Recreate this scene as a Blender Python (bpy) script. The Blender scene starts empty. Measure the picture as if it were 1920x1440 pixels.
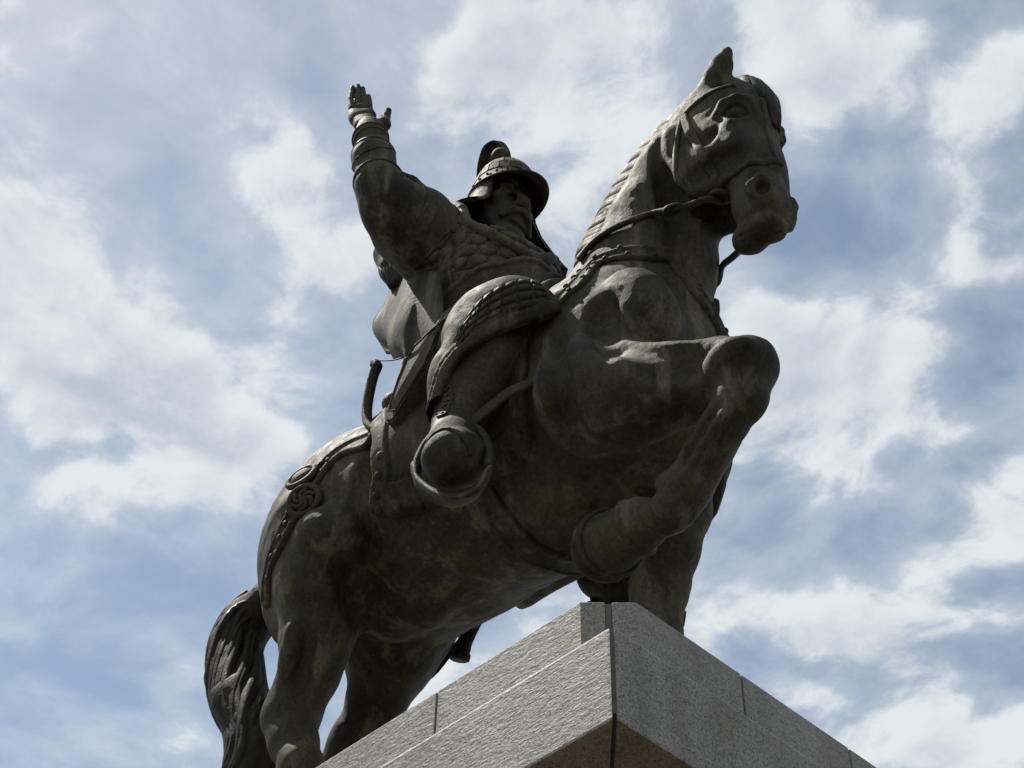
import bpy, bmesh, math, random
import numpy as np
from mathutils import Vector, Matrix

# ---------------------------------------------------------------- camera, sky, sun, exposure
C = bpy.context.scene
SC = 1.9885                      # statue scale: metres per field unit
PX, PY, PZ = 0.0, 0.0, 4.889     # pedestal top below the withers
def world(p): return np.asarray(p, float)*SC+np.array([PX, PY, PZ])

cd = bpy.data.cameras.new('camera'); cam = bpy.data.objects.new('camera', cd); C.collection.objects.link(cam); C.camera = cam
yaw, pit, rol = (math.radians(a) for a in (46.74, 47.69, 1.67))
fw = Vector((-math.sin(yaw)*math.cos(pit), math.cos(yaw)*math.cos(pit), math.sin(pit)))
r0 = Vector((math.cos(yaw), math.sin(yaw), 0)); u0 = r0.cross(fw)
rt = r0*math.cos(rol)+u0*math.sin(rol); up = u0*math.cos(rol)-r0*math.sin(rol)
M = Matrix((rt, up, -fw)).transposed().to_4x4(); M.translation = (3.578, -3.786, 1.60); cam.matrix_world = M
cd.sensor_fit = 'HORIZONTAL'; cd.sensor_width = 36; cd.lens = 36*3000/1920; cd.clip_start = .05; cd.clip_end = 5000

SUN = Vector((-.42, -.13, .89)).normalized()
wd = bpy.data.worlds.new('World'); C.world = wd; wd.use_nodes = True
nt = wd.node_tree; WN, WL = nt.nodes, nt.links; bg = WN['Background']
sky = WN.new('ShaderNodeTexSky'); sky.sky_type = 'NISHITA'; sky.sun_disc = False
sky.sun_elevation = math.asin(SUN.z); sky.sun_rotation = math.atan2(SUN.x, SUN.y); sky.air_density = 1.0; sky.dust_density = .35; sky.ozone_density = 1.0
def wmath(op, a, b=None, c=None, clamp=False):
    n = WN.new('ShaderNodeMath'); n.operation = op; n.use_clamp = clamp
    for i, v in enumerate((a, b, c)):
        if v is None: continue
        if hasattr(v, 'node'): WL.new(v, n.inputs[i])
        else: n.inputs[i].default_value = v
    return n.outputs[0]
def wvec(op, a, b=None):
    n = WN.new('ShaderNodeVectorMath'); n.operation = op
    for i, v in enumerate((a, b)):
        if v is None: continue
        if hasattr(v, 'node'): WL.new(v, n.inputs[i])
        else: n.inputs[i].default_value = v
    return n.outputs['Value'] if op in ('DISTANCE', 'DOT_PRODUCT', 'LENGTH') else n.outputs[0]
def smooth(x, lo, hi):
    n = WN.new('ShaderNodeMapRange'); n.interpolation_type = 'SMOOTHSTEP'; WL.new(x, n.inputs[0]); n.inputs[1].default_value = lo; n.inputs[2].default_value = hi
    return n.outputs[0]
def wnoise(v, sc, det, ro, dist=0.):
    n = WN.new('ShaderNodeTexNoise'); n.inputs['Scale'].default_value = sc; n.inputs['Detail'].default_value = det; n.inputs['Roughness'].default_value = ro; n.inputs['Distortion'].default_value = dist; WL.new(v, n.inputs['Vector'])
    return n.outputs[0]
tc = WN.new('ShaderNodeTexCoord'); dirv = wvec('NORMALIZE', tc.outputs['Generated'])
sep = WN.new('ShaderNodeSeparateXYZ'); WL.new(dirv, sep.inputs[0])
zc = wmath('MAXIMUM', sep.outputs[2], .06)
# heaps of cloud: where they stand on the dome (unit directions), how wide, how dense
HEAPS = [((-0.639, 0.217, 0.738), 0.110, 0.55), ((-0.655, 0.293, 0.696), 0.110, 0.50), ((-0.610, 0.331, 0.720), 0.087, 0.40), ((-0.612, 0.195, 0.767), 0.053, 0.35), ((-0.629, 0.378, 0.679), 0.067, 0.30), ((-0.503, 0.189, 0.844), 0.087, 0.42), ((-0.510, 0.260, 0.820), 0.053, 0.40), ((-0.506, 0.291, 0.812), 0.040, 0.30), ((-0.354, 0.370, 0.859), 0.087, 0.62), ((-0.408, 0.350, 0.843), 0.067, 0.40), ((-0.451, 0.356, 0.818), 0.053, 0.35), ((-0.316, 0.387, 0.866), 0.057, 0.40), ((-0.499, 0.347, 0.794), 0.030, 0.35), ((-0.415, 0.428, 0.803), 0.037, 0.40), ((-0.251, 0.439, 0.863), 0.050, 0.40), ((-0.247, 0.482, 0.841), 0.037, 0.50), ((-0.330, 0.578, 0.746), 0.067, 0.42), ((-0.308, 0.619, 0.723), 0.073, 0.42), ((-0.382, 0.604, 0.700), 0.067, 0.42), ((-0.361, 0.546, 0.756), 0.030, 0.30), ((-0.223, 0.608, 0.762), 0.043, 0.50), ((-0.295, 0.690, 0.661), 0.050, 0.40), ((-0.389, 0.709, 0.587), 0.057, 0.50), ((-0.417, 0.664, 0.621), 0.037, 0.40), ((-0.392, 0.731, 0.558), 0.040, 0.45), ((-0.153, 0.539, 0.828), 0.037, 0.30), ((-0.590, 0.159, 0.791), 0.023, 0.35), ((-0.449, 0.589, 0.671), 0.053, 0.25), ((-0.436, 0.304, 0.847), 0.023, -0.10), ((-0.673, 0.398, 0.623), 0.110, -0.35), ((-0.748, 0.322, 0.581), 0.110, -0.35), ((-0.559, 0.228, 0.797), 0.037, -0.25), ((-0.251, 0.540, 0.803), 0.067, -0.40), ((-0.287, 0.561, 0.777), 0.037, -0.30), ((-0.321, 0.533, 0.783), 0.037, -0.35), ((-0.384, 0.650, 0.656), 0.050, -0.35), ((-0.343, 0.653, 0.675), 0.050, -0.20), ((-0.473, 0.640, 0.606), 0.043, -0.30), ((-0.458, 0.263, 0.849), 0.040, -0.25), ((-0.380, 0.406, 0.831), 0.020, -0.25), ((-0.579, 0.300, 0.759), 0.037, -0.25), ((-0.174, 0.510, 0.843), 0.033, -0.20), ((-0.580, 0.539, 0.611), 0.033, -0.30)]
def layer(off, heaps=True):
    # cumulus deck: a flat sheet overhead, broken up by noise
    d = wvec('NORMALIZE', wvec('ADD', dirv, off))
    sp = WN.new('ShaderNodeSeparateXYZ'); WL.new(d, sp.inputs[0]); z = wmath('MAXIMUM', sp.outputs[2], .06)
    cb = WN.new('ShaderNodeCombineXYZ'); WL.new(wmath('DIVIDE', sp.outputs[0], z), cb.inputs[0]); WL.new(wmath('DIVIDE', sp.outputs[1], z), cb.inputs[1]); cb.inputs[2].default_value = 3.7
    u = cb.outputs[0]
    w = WN.new('ShaderNodeTexNoise'); w.inputs['Scale'].default_value = 5.0; w.inputs['Detail'].default_value = 3; WL.new(u, w.inputs['Vector'])
    u2 = wvec('ADD', u, wvec('MULTIPLY', wvec('SUBTRACT', w.outputs['Color'], (.5, .5, .5)), (.10, .10, 0)))
    a = wnoise(u2, 6.2, 10, .56, 0); far = wnoise(u, 1.1, 2, .5)
    dens = wmath('MULTIPLY', wmath('SUBTRACT', a, .5), 3.2)
    cov = wmath('MULTIPLY', wmath('SUBTRACT', far, .5), .4)
    for c, r, wt in (HEAPS if heaps else []):
        m = smooth(wvec('DISTANCE', d, c), r, r*.15); cov = wmath('ADD', cov, wmath('MULTIPLY', m, wt*.80))
    return dens, cov
n0, c0 = layer((0, 0, 0)); n1, c1 = layer(tuple(.030*SUN), False); d0 = wmath('ADD', n0, c0)
veil = smooth(d0, -.85, .45); body = smooth(d0, .06, .44)
thin = wmath('ADD', wmath('MULTIPLY', veil, .50), wmath('MULTIPLY', body, .48))
shade = wmath('ADD', wmath('SUBTRACT', n1, n0), wmath('MULTIPLY', smooth(d0, .25, 1.15), .45)); lit = smooth(shade, .75, -.25)
def wcol(fac, a, b):
    n = WN.new('ShaderNodeMix'); n.data_type = 'RGBA'; WL.new(fac, n.inputs[0])
    for i, v in ((6, a), (7, b)):
        if hasattr(v, 'node'): WL.new(v, n.inputs[i])
        else: n.inputs[i].default_value = (*v, 1)
    return n.outputs[2]
K = 1/.10
cl = wcol(lit, tuple(K*q for q in (.30, .335, .375)), tuple(K*q for q in (.48, .505, .515)))
sk = WN.new('ShaderNodeMix'); sk.data_type = 'RGBA'; sk.blend_type = 'MULTIPLY'; sk.inputs[0].default_value = 1; WL.new(sky.outputs[0], sk.inputs[6]); sk.inputs[7].default_value = (1.02, .925, .77, 1)
up_ = smooth(sep.outputs[2], .06, .34)
full = wcol(wmath('MULTIPLY', wmath('MULTIPLY', thin, .96), up_), sk.outputs[2], cl)
WL.new(wcol(up_, tuple(K*q for q in (.34, .375, .415)), full), bg.inputs[0]); bg.inputs[1].default_value = .10
sd = bpy.data.lights.new('sun', 'SUN'); sd.energy = 3.0; sd.angle = math.radians(.5); sd.color = (1, .94, .85)
so = bpy.data.objects.new('sun', sd); C.collection.objects.link(so); so.rotation_euler = SUN.to_track_quat('Z', 'Y').to_euler(); so.location = (0, 0, 30)
C.view_settings.view_transform = 'Standard'; C.view_settings.look = 'None'; C.view_settings.exposure = .75; C.view_settings.gamma = 1
try: C.view_settings.use_curve_mapping = False
except Exception: pass

# ---------------------------------------------------------------- sculpting kit
# forms are signed distance fields folded from round cones and ellipsoids, meshed by sparse surface nets
def rot_axes(a, b=None):
    a = np.asarray(a, float); a = a/np.linalg.norm(a)
    b = np.array([0, 0, 1.0]) if b is None else np.asarray(b, float)
    if abs(a @ b)/np.linalg.norm(b) > .99: b = np.array([0, 1.0, 0])
    c = np.cross(b, a); c /= np.linalg.norm(c)
    return np.array([a, c, np.cross(a, c)])

class Cone:
    def __init__(s, a, ra, b, rb, k=.03, op=1):
        s.a = np.array(a, float); s.b = np.array(b, float); s.ra = ra; s.rb = rb; s.k = k; s.op = op
    def d(s, p):
        ab = s.b-s.a; L2 = ab @ ab+1e-12
        t = np.clip(((p-s.a) @ ab)/L2, 0, 1)
        q = p-s.a-t[..., None]*ab
        return np.sqrt((q*q).sum(-1))-(s.ra+(s.rb-s.ra)*t)

class Ell:
    def __init__(s, c, r, ax=None, k=.03, op=1):
        s.c = np.array(c, float); s.r = np.array(r, float); s.M = None if ax is None else np.asarray(ax, float); s.k = k; s.op = op
    def d(s, p):
        q = p-s.c
        if s.M is not None: q = q @ s.M.T
        k0 = np.sqrt(((q/s.r)**2).sum(-1)); k1 = np.sqrt(((q/s.r**2)**2).sum(-1))+1e-9
        return k0*(k0-1)/k1

class Box:
    def __init__(s, c, h, ax=None, rd=.01, k=.005, op=1):
        s.c = np.array(c, float); s.h = np.array(h, float)-rd; s.M = np.eye(3) if ax is None else np.asarray(ax, float); s.rd = rd; s.k = k; s.op = op
    def d(s, p):
        q = np.abs((p-s.c) @ s.M.T)-s.h
        return np.sqrt((np.maximum(q, 0)**2).sum(-1))+np.minimum(q.max(-1), 0)-s.rd

class Slab:
    # half space n.p <= n.c, used to trim
    def __init__(s, c, n, k=.004, op=-2):
        s.c = np.array(c, float); n = np.array(n, float); s.n = n/np.linalg.norm(n); s.k = k; s.op = op
    def d(s, p): return (p-s.c) @ s.n

class Cut:
    # a prim cut off by planes (centre, normal)
    def __init__(s, q, planes, k=.004, op=1, soft=.012): s.q = q; s.pl = [(np.array(c, float), np.array(n, float)/np.linalg.norm(n)) for c, n in planes]; s.k = k; s.op = op; s.soft = soft
    def d(s, p):
        v = s.q.d(p)
        for c, n in s.pl: v = -smin(-v, -((p-c) @ n), s.soft)
        return v

class Fn:
    def __init__(s, f, k=.003, op=1): s.f = f; s.k = k; s.op = op
    def d(s, p): return s.f(p)

def smin(a, b, k):
    h = np.maximum(k-np.abs(a-b), 0)/k
    return np.minimum(a, b)-h*h*k*.25

def fold(d, prim, v):
    if prim.op == 1: return smin(d, v, prim.k)
    if prim.op == -1: return -smin(-d, v, prim.k)          # carve
    return -smin(-d, -v, prim.k)                           # keep the inside of prim

class Field:
    def __init__(s, prims=None): s.p = list(prims or [])
    def add(s, *q): s.p += q; return s
    def chain(s, nodes, k=.03, op=1):
        for (a, ra), (b, rb) in zip(nodes[:-1], nodes[1:]): s.p.append(Cone(a, ra, b, rb, k, op))
        return s
    def d(s, pts):
        pts = np.asarray(pts, float); d = np.full(pts.shape[:-1], 9.0)
        for q in s.p: d = fold(d, q, q.d(pts))
        return d
    def grad(s, pts, e=.002):
        pts = np.asarray(pts, float); g = np.stack([s.d(pts+e*np.eye(3)[i])-s.d(pts-e*np.eye(3)[i]) for i in range(3)], -1)
        return g/(np.linalg.norm(g, axis=-1, keepdims=True)+1e-9)
    def snap(s, pts, off=0., it=6):
        pts = np.array(pts, float)
        for _ in range(it):
            pts = pts-(s.d(pts)-off)[..., None]*s.grad(pts)*.9
        return pts
    def bake(s, lo, hi, h, nb=8, band=.07):
        # sample the field once near its surface; straps, plates and snapping then read the samples
        lo = np.asarray(lo, float); B = h*nb; n = np.ceil((np.asarray(hi, float)-lo)/B).astype(int); R = B*.87
        ii = np.stack(np.meshgrid(*[np.arange(q) for q in n], indexing='ij'), -1).reshape(-1, 3); ce = lo+(ii+.5)*B
        d = np.full(len(ce), 9.0); dall = np.empty((len(s.p), len(ce)), np.float32)
        for i, q in enumerate(s.p):
            v = q.d(ce); dall[i] = v; d = fold(d, q, v)
        G = np.repeat(np.repeat(np.repeat(d.reshape(n).astype(np.float32), nb, 0), nb, 1), nb, 2)
        act = np.nonzero(np.abs(d) < R+band)[0]; g = np.arange(nb)*h
        loc = np.stack(np.meshgrid(g, g, g, indexing='ij'), -1).reshape(-1, 3)
        D = np.full((len(act), nb**3), 9.0, np.float32); base = lo+ii[act]*B; da = dall[:, act]
        for i, q in enumerate(s.p):
            m = np.nonzero(da[i] > -R*1.4-q.k)[0] if q.op == -2 else np.nonzero(da[i] < R*1.2+band+q.k)[0]
            for c in range(0, len(m), 2000):
                mm = m[c:c+2000]; v = q.d(base[mm][:, None, :]+loc[None]); D[mm] = fold(D[mm], q, v)
        V = G.reshape(n[0], nb, n[1], nb, n[2], nb).transpose(0, 2, 4, 1, 3, 5).reshape(-1, nb**3).copy(); V[act] = D
        G = V.reshape(n[0], n[1], n[2], nb, nb, nb).transpose(0, 3, 1, 4, 2, 5).reshape(n*nb)
        return Grid(lo, h, np.ascontiguousarray(G))
    def mesh(s, lo, hi, h, nb=8, margin=3.2):
        lo = np.asarray(lo, float); hi = np.asarray(hi, float)
        B = h*nb; n = np.ceil((hi-lo)/B).astype(int)
        ii = np.stack(np.meshgrid(*[np.arange(q) for q in n], indexing='ij'), -1).reshape(-1, 3)
        ce = lo+(ii+.5)*B; R = B*.87
        dall = np.empty((len(s.p), len(ce)), np.float32); d = np.full(len(ce), 9.0)
        for i, q in enumerate(s.p):
            v = q.d(ce); dall[i] = v; d = fold(d, q, v)
        act = np.abs(d) < R*margin+.004
        ii = ii[act]; dall = dall[:, act]; nbk = len(ii)
        g = np.arange(nb+1)*h
        loc = np.stack(np.meshgrid(g, g, g, indexing='ij'), -1).reshape(-1, 3)
        D = np.full((nbk, (nb+1)**3), 9.0, np.float32); base = lo+ii*B
        for i, q in enumerate(s.p):
            if q.op == -2: m = np.nonzero(dall[i] > -R*2.3-1.5*q.k)[0]
            else: m = np.nonzero(dall[i] < R*2.3+1.5*q.k)[0]
            for c in range(0, len(m), 1500):
                mm = m[c:c+1500]; v = q.d(base[mm][:, None, :]+loc[None]); D[mm] = fold(D[mm], q, v)
        D = D.reshape(nbk, nb+1, nb+1, nb+1); S = D < 0
        N = n*nb+2; key = lambda c: (c[..., 0]*N[1]+c[..., 1])*N[2]+c[..., 2]
        cs = sum(S[:, a:nb+a, b:nb+b, c:nb+c].astype(np.int8) for a in (0, 1) for b in (0, 1) for c in (0, 1))
        mix = np.nonzero((cs > 0) & (cs < 8)); bi = mix[0]; cell = np.stack(mix[1:], -1)
        acc = np.zeros((len(bi), 3)); cnt = np.zeros(len(bi))
        for ax in range(3):
            o = [q for q in range(3) if q != ax]
            for u in (0, 1):
                for w in (0, 1):
                    c0 = cell.copy(); c0[:, o[0]] += u; c0[:, o[1]] += w; c1 = c0.copy(); c1[:, ax] += 1
                    a = D[bi, c0[:, 0], c0[:, 1], c0[:, 2]]; b = D[bi, c1[:, 0], c1[:, 1], c1[:, 2]]
                    m = (a < 0) != (b < 0); t = np.where(m, a/np.where(a == b, 1, a-b), 0)
                    p = c0.astype(float); p[:, ax] += t
                    acc[m] += (p-cell)[m]; cnt[m] += 1
        gc = ii[bi]*nb+cell
        V = lo+(gc+acc/np.maximum(cnt, 1)[:, None])*h
        k = key(gc); order = np.argsort(k); ks = k[order]; V = V[order]
        F = []
        for ax in range(3):
            o = [(ax+1) % 3, (ax+2) % 3]
            A = S[:, :nb, :nb, :nb]; sl = [slice(None), slice(0, nb), slice(0, nb), slice(0, nb)]; sl[ax+1] = slice(1, nb+1)
            e = np.nonzero(A != S[tuple(sl)]); ins = A[e]
            node = ii[e[0]]*nb+np.stack(e[1:], -1)
            q = []
            for u, w in ((-1, -1), (0, -1), (0, 0), (-1, 0)):
                c = node.copy(); c[:, o[0]] += u; c[:, o[1]] += w; q.append(key(c))
            q = np.stack(q, -1); pos = np.searchsorted(ks, q); pos = np.minimum(pos, len(ks)-1)
            ok = (ks[pos] == q).all(-1)
            f = pos[ok]; inn = ins[ok]; f[~inn] = f[~inn][:, ::-1]; F.append(f)
        return V, np.concatenate(F)

class Grid(Field):
    def __init__(s, lo, h, G): s.lo = lo; s.h = h; s.G = G; s.n = np.array(G.shape)
    def d(s, pts):
        q = (np.asarray(pts, float)-s.lo)/s.h; q = np.clip(q, 0, s.n-1.001); i = q.astype(np.int32); t = (q-i).astype(np.float32)
        st = (s.n[1]*s.n[2], s.n[2], 1); f = s.G.ravel(); k = i[..., 0]*st[0]+i[..., 1]*st[1]+i[..., 2]; x, y, z = t[..., 0], t[..., 1], t[..., 2]
        g = lambda a, b, c: f[k+a*st[0]+b*st[1]+c]
        c00 = g(0, 0, 0)*(1-x)+g(1, 0, 0)*x; c10 = g(0, 1, 0)*(1-x)+g(1, 1, 0)*x; c01 = g(0, 0, 1)*(1-x)+g(1, 0, 1)*x; c11 = g(0, 1, 1)*(1-x)+g(1, 1, 1)*x
        return (c00*(1-y)+c10*y)*(1-z)+(c01*(1-y)+c11*y)*z
    def grad(s, pts, e=.004): return Field.grad(s, pts, e)

def vnoise(p, f, seed=0):
    q = p*f; i = np.floor(q).astype(np.int64); t = q-i; t = t*t*(3-2*t); out = 0
    for a in (0, 1):
        for b in (0, 1):
            for c in (0, 1):
                hsh = ((i[:, 0]+a)*374761393+(i[:, 1]+b)*668265263+(i[:, 2]+c)*2147483647+seed*974634541) & 0xffffffff
                hsh = ((hsh ^ (hsh >> 13))*1274126177) & 0xffffffff
                r = ((hsh ^ (hsh >> 16)) & 0xffff)/65535.0-.5
                out = out+r*np.where(a, t[:, 0], 1-t[:, 0])*np.where(b, t[:, 1], 1-t[:, 1])*np.where(c, t[:, 2], 1-t[:, 2])
    return out

def seg_dist(p, line, closed=False):
    # distance to a polyline and the arc parameter there
    line = np.asarray(line, float); best = np.full(p.shape[:-1], 1e9); arc = np.zeros(p.shape[:-1]); s0 = 0.
    if closed: line = np.vstack([line, line[:1]])
    for a, b in zip(line[:-1], line[1:]):
        ab = b-a; L = np.linalg.norm(ab)+1e-9
        t = np.clip(((p-a) @ ab)/L**2, 0, 1); q = p-a-t[..., None]*ab; d = np.sqrt((q*q).sum(-1))
        m = d < best; best = np.where(m, d, best); arc = np.where(m, s0+t*L, arc); s0 += L
    return best, arc

def poly_dist(x, y, poly):
    # signed distance to a closed polygon in the plane, negative inside
    poly = np.asarray(poly, float); best = np.full(x.shape, 1e9); ins = np.zeros(x.shape, bool)
    for (x0, y0), (x1, y1) in zip(poly, np.roll(poly, -1, 0)):
        ex, ey = x1-x0, y1-y0; t = np.clip(((x-x0)*ex+(y-y0)*ey)/(ex*ex+ey*ey+1e-12), 0, 1)
        best = np.minimum(best, np.hypot(x-x0-t*ex, y-y0-t*ey))
        if y0 != y1:
            c = ((y0 > y) != (y1 > y)) & (x < ex*(y-y0)/(y1-y0)+x0); ins ^= c
    return np.where(ins, -best, best)

def spline(pts, n=8, closed=False):
    # Catmull-Rom through the points, any dimension
    p = np.asarray(pts, float)
    q = np.vstack([p[-1:], p, p[:2]]) if closed else np.vstack([2*p[:1]-p[1:2], p, 2*p[-1:]-p[-2:-1]])
    out = []
    for i in range(len(q)-3):
        a, b, c, d = q[i:i+4]
        for t in np.arange(n)/n:
            out.append(.5*(2*b+(c-a)*t+(2*a-5*b+4*c-d)*t*t+(3*b-a-3*c+d)*t**3))
    if not closed: out.append(p[-1])
    return np.array(out)

# ---------------------------------------------------------------- horse body field (life size units, x = heading)
def both(f):
    for s in (-1, 1): f(s)

HB = Field()
# trunk
HB.add(Ell((-.38, 0, 1.085), (.58, .285, .285), k=.05))
HB.add(Ell((-.05, 0, 1.10), (.40, .25, .38), k=.08))
HB.add(Ell((-.02, 0, 1.40), (.30, .10, .16), k=.12))
HB.add(Ell((.20, 0, 1.06), (.22, .22, .28), k=.08))
HB.add(Ell((-.73, 0, 1.19), (.33, .22, .25), k=.08))
def trunk_side(s):
    HB.add(Ell((.14, s*.150, 1.12), (.17, .25, .105), rot_axes((1, 0, .35), (0, s, .22)), k=.06))     # shoulder blade
    HB.add(Ell((.29, s*.11, 1.03), (.11, .11, .16), k=.05))                                      # breast muscle
    HB.add(Ell((-.70, s*.13, 1.15), (.29, .15, .25), k=.06))                                     # croup
    HB.add(Ell((-.785, s*.13, 1.03), (.16, .13, .26), k=.06))                                    # buttock
both(trunk_side)
# neck
HB.chain([((0.1928, 0, 1.45), .075), ((0.2808, 0, 1.61), .065), ((0.3779, 0, 1.733), .055), ((0.4643, 0, 1.837), .060)], k=.05)
HB.chain([((0.2533, 0, 1.276), .145), ((0.3114, 0, 1.429), .108), ((0.3419, 0, 1.563), .088), ((0.4184, 0, 1.681), .080)], k=.08)
HB.chain([((0.2055, 0, 1.418), .140), ((0.2971, 0, 1.583), .112), ((0.3671, 0, 1.709), .098), ((0.4504, 0, 1.802), .085)], k=.06)
# head
HB.add(Ell((.53, 0, 1.79), (.115, .105, .15), k=.05))
HB.chain([((.565, 0, 1.74), .105), ((.590, 0, 1.52), .074), ((.60, 0, 1.38), .058), ((.600, 0, 1.34), .056)], k=.04)
HB.add(Ell((.606, 0, 1.325), (.050, .056, .052), k=.02))
def head_side(s):
    HB.add(Ell((.50, s*.060, 1.62), (.120, .050, .165), k=.035))                                   # cheek
    HB.add(Ell((.595, s*.066, 1.715), (.050, .032, .040), k=.03))                                   # brow
    HB.add(Cone((.61, s*.085, 1.60), .018, (.63, s*.055, 1.42), .014, k=.03))                      # facial crest
    HB.add(Ell((.635, s*.042, 1.345), (.032, .026, .044), k=.02))                                  # nostril rim
both(head_side)
HB.add(Ell((.560, 0, 1.290), (.046, .042, .034), k=.02), Ell((.612, 0, 1.278), (.036, .044, .022), k=.012))                                           # chin and lower lip
# near foreleg, raised and folded
HB.chain([((.15, -.14, 1.00), .13), ((0.2439, -0.19, 0.8521), .125), ((0.3466, -0.18, 0.7883), .100), ((0.4478, -0.165, 0.7485), .080), ((0.5422, -0.155, 0.7183), .064), ((0.6061, -0.15, 0.6911), .058)], k=.04)
HB.chain([((0.6061, -0.15, 0.6911), .058), ((0.5846, -0.15, 0.6199), .048), ((0.5303, -0.15, 0.5748), .042), ((0.4786, -0.15, 0.5269), .042), ((0.4299, -0.15, 0.4775), .047)], k=.02)
HB.chain([((0.4273, -0.15, 0.4792), .046), ((0.3936, -0.15, 0.4455), .039), ((0.3596, -0.15, 0.4468), .034), ((0.316, -0.15, 0.4583), .046)], k=.02)
HB.add(Ell((0.3882, -0.15, 0.5228), (.030, .024, .024), k=.03), Ell((0.2948, -0.15, 0.5103), (.030, .030, .030), k=.015))
hf0, hf1 = np.array((0.3134, -0.15, 0.4613)), np.array((0.2214, -0.15, 0.4637)); hfn = hf1-hf0
HB.add(Cone(hf0-.04*hfn, .050, hf0+.10*hfn, .056, k=.006))
HB.add(Cut(Cone(hf0, .050, hf1+.5*hfn, .072), [(hf1+.02*hfn, hfn+np.array((-.05, .05, .06)))], k=.012))
HB.add(Cut(Cone(hf0+.70*hfn, .070, hf1+.5*hfn, .077), [(hf1+.06*hfn, hfn+np.array((-.05, .05, .06))), (hf1-.12*hfn, -hfn-np.array((-.05, .05, .06)))], k=.003))
# far foreleg, standing
HB.chain([((.13, .13, 1.00), .11), ((0.1745, 0.15, 1.052), .078), ((0.1922, 0.152, 0.9009), .070), ((0.1709, 0.152, 0.791), .065), ((0.1392, 0.15, 0.6988), .060), ((0.0994, 0.15, 0.616), .060), ((.075, .15, .48), .056), ((.05, .15, .38), .040), ((.02, .15, .24), .040), ((.01, .15, .17), .050), ((.05, .15, .08), .046)], k=.03)
HB.add(Cone((.05, .15, .09), .055, (.08, .15, .03), .075, k=.01))
# near hind leg
HB.chain([((-.70, -.155, 1.06), .165), ((-0.6852, -0.165, 0.8732), .122), ((-0.7076, -0.16, 0.733), .080), ((-0.7235, -0.155, 0.6548), .066), ((-0.7654, -0.15, 0.5936), .060), ((-0.7834, -0.15, 0.5546), .058), ((-0.7554, -0.15, 0.479), .052), ((-0.7082, -0.15, 0.3883), .046), ((-.76, -.15, .26), .046), ((-.75, -.15, .18), .052), ((-.70, -.15, .09), .046)], k=.035)
HB.add(Cone((-.70, -.15, .09), .055, (-.66, -.15, .03), .072, k=.01))
HB.add(Cone((-0.8424, -0.15, 0.6223), .030, (-0.8638, -0.15, 0.5995), .024, k=.03))
# far hind leg, pushing off behind
HB.chain([((-.76, .155, 1.04), .13), ((-0.752, 0.17, 0.9902), .095), ((-0.8092, 0.16, 0.9116), .092), ((-0.8541, 0.155, 0.8143), .070), ((-0.9239, 0.15, 0.7162), .058), ((-1.06, .15, .55), .058), ((-1.04, .15, .42), .046), ((-1.02, .15, .26), .044), ((-1.00, .15, .18), .052), ((-.95, .15, .09), .046)], k=.035)
HB.add(Cone((-.95, .15, .09), .055, (-.91, .15, .03), .072, k=.01))
# ears, eyes, nostrils, mouth
HB.chain([((0.5417, -0.065, 1.834), .036), ((0.5764, -0.072, 1.874), .032), ((0.6024, -0.076, 1.906), .025), ((0.6216, -0.078, 1.938), .014), ((0.628, -0.078, 1.949), .007)], k=.015)
HB.chain([((0.5949, -0.085, 1.808), .022), ((0.625, -0.096, 1.841), .018), ((0.6357, -0.09, 1.891), .006)], k=.012, op=-1)
HB.chain([((.53, .060, 1.86), .036), ((.575, .072, 1.89), .030), ((.615, .080, 1.91), .012)], k=.015)
for s_ in (-1, 1):
    HB.add(Ell((.648, s_*.062, 1.348), (.018, .022, .028), k=.008, op=-1))
    HB.chain([((.660, s_*.036, 1.368), .010), ((.646, s_*.060, 1.384), .012), ((.624, s_*.070, 1.362), .012), ((.624, s_*.066, 1.330), .010)], k=.008)
# trimming planes for the soles
HB.add(Slab((0, 0, .005), (0, 0, -1)))

# eye: ball set between an upper and a lower lid, with a crease above; the far one mirrored
ec = np.array((0.6243, -0.0839, 1.658)); en = HB.grad(ec[None])[0]; et = np.array((0.6428, -0.0639, 1.659))-np.array((0.5984, -0.0985, 1.661))
lid_u = [(0.5913, -0.1006, 1.657), (0.6083, -0.0981, 1.679), (0.6313, -0.0866, 1.685), (0.6442, -0.0685, 1.681), (0.6479, -0.0566, 1.655)]
lid_l = [(0.5934, -0.0998, 1.65), (0.6184, -0.1039, 1.6), (0.6345, -0.0827, 1.608), (0.6466, -0.058, 1.648)]
lid_c = [(0.5808, -0.1045, 1.671), (0.603, -0.1038, 1.695), (0.6356, -0.0894, 1.703), (0.6531, -0.0622, 1.702), (0.6556, -0.0457, 1.67)]
for s_ in (1, -1):
    fl_ = np.array([1, s_, 1]); kk = 1 if s_ > 0 else .6
    HB.chain([(np.array(q)*fl_, .007*kk) for q in lid_c], k=.014)
    HB.add(Ell((ec-en*.004)*fl_, (.030, .020, .010), rot_axes(et*fl_, en*fl_), k=.012, op=-1))
    HB.add(Ell((ec-en*.010)*fl_, (.025, .020, .017*kk), rot_axes(et*fl_, en*fl_), k=.0015))
    HB.chain([(np.array(q)*fl_+en*fl_*.001, r) for q, r in zip(spline(lid_u, 3), np.sin(np.linspace(.6, 2.6, 13))*.0062*kk)], k=.003)
    HB.chain([(np.array(q)*fl_, r) for q, r in zip(spline(lid_l, 3), np.sin(np.linspace(.6, 2.6, 10))*.0055*kk)], k=.003)
# sheath under the belly
HB.chain([((-.62, 0, .855), .060), ((-.52, 0, .830), .050), ((-.44, 0, .825), .036)], k=.04)
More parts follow.
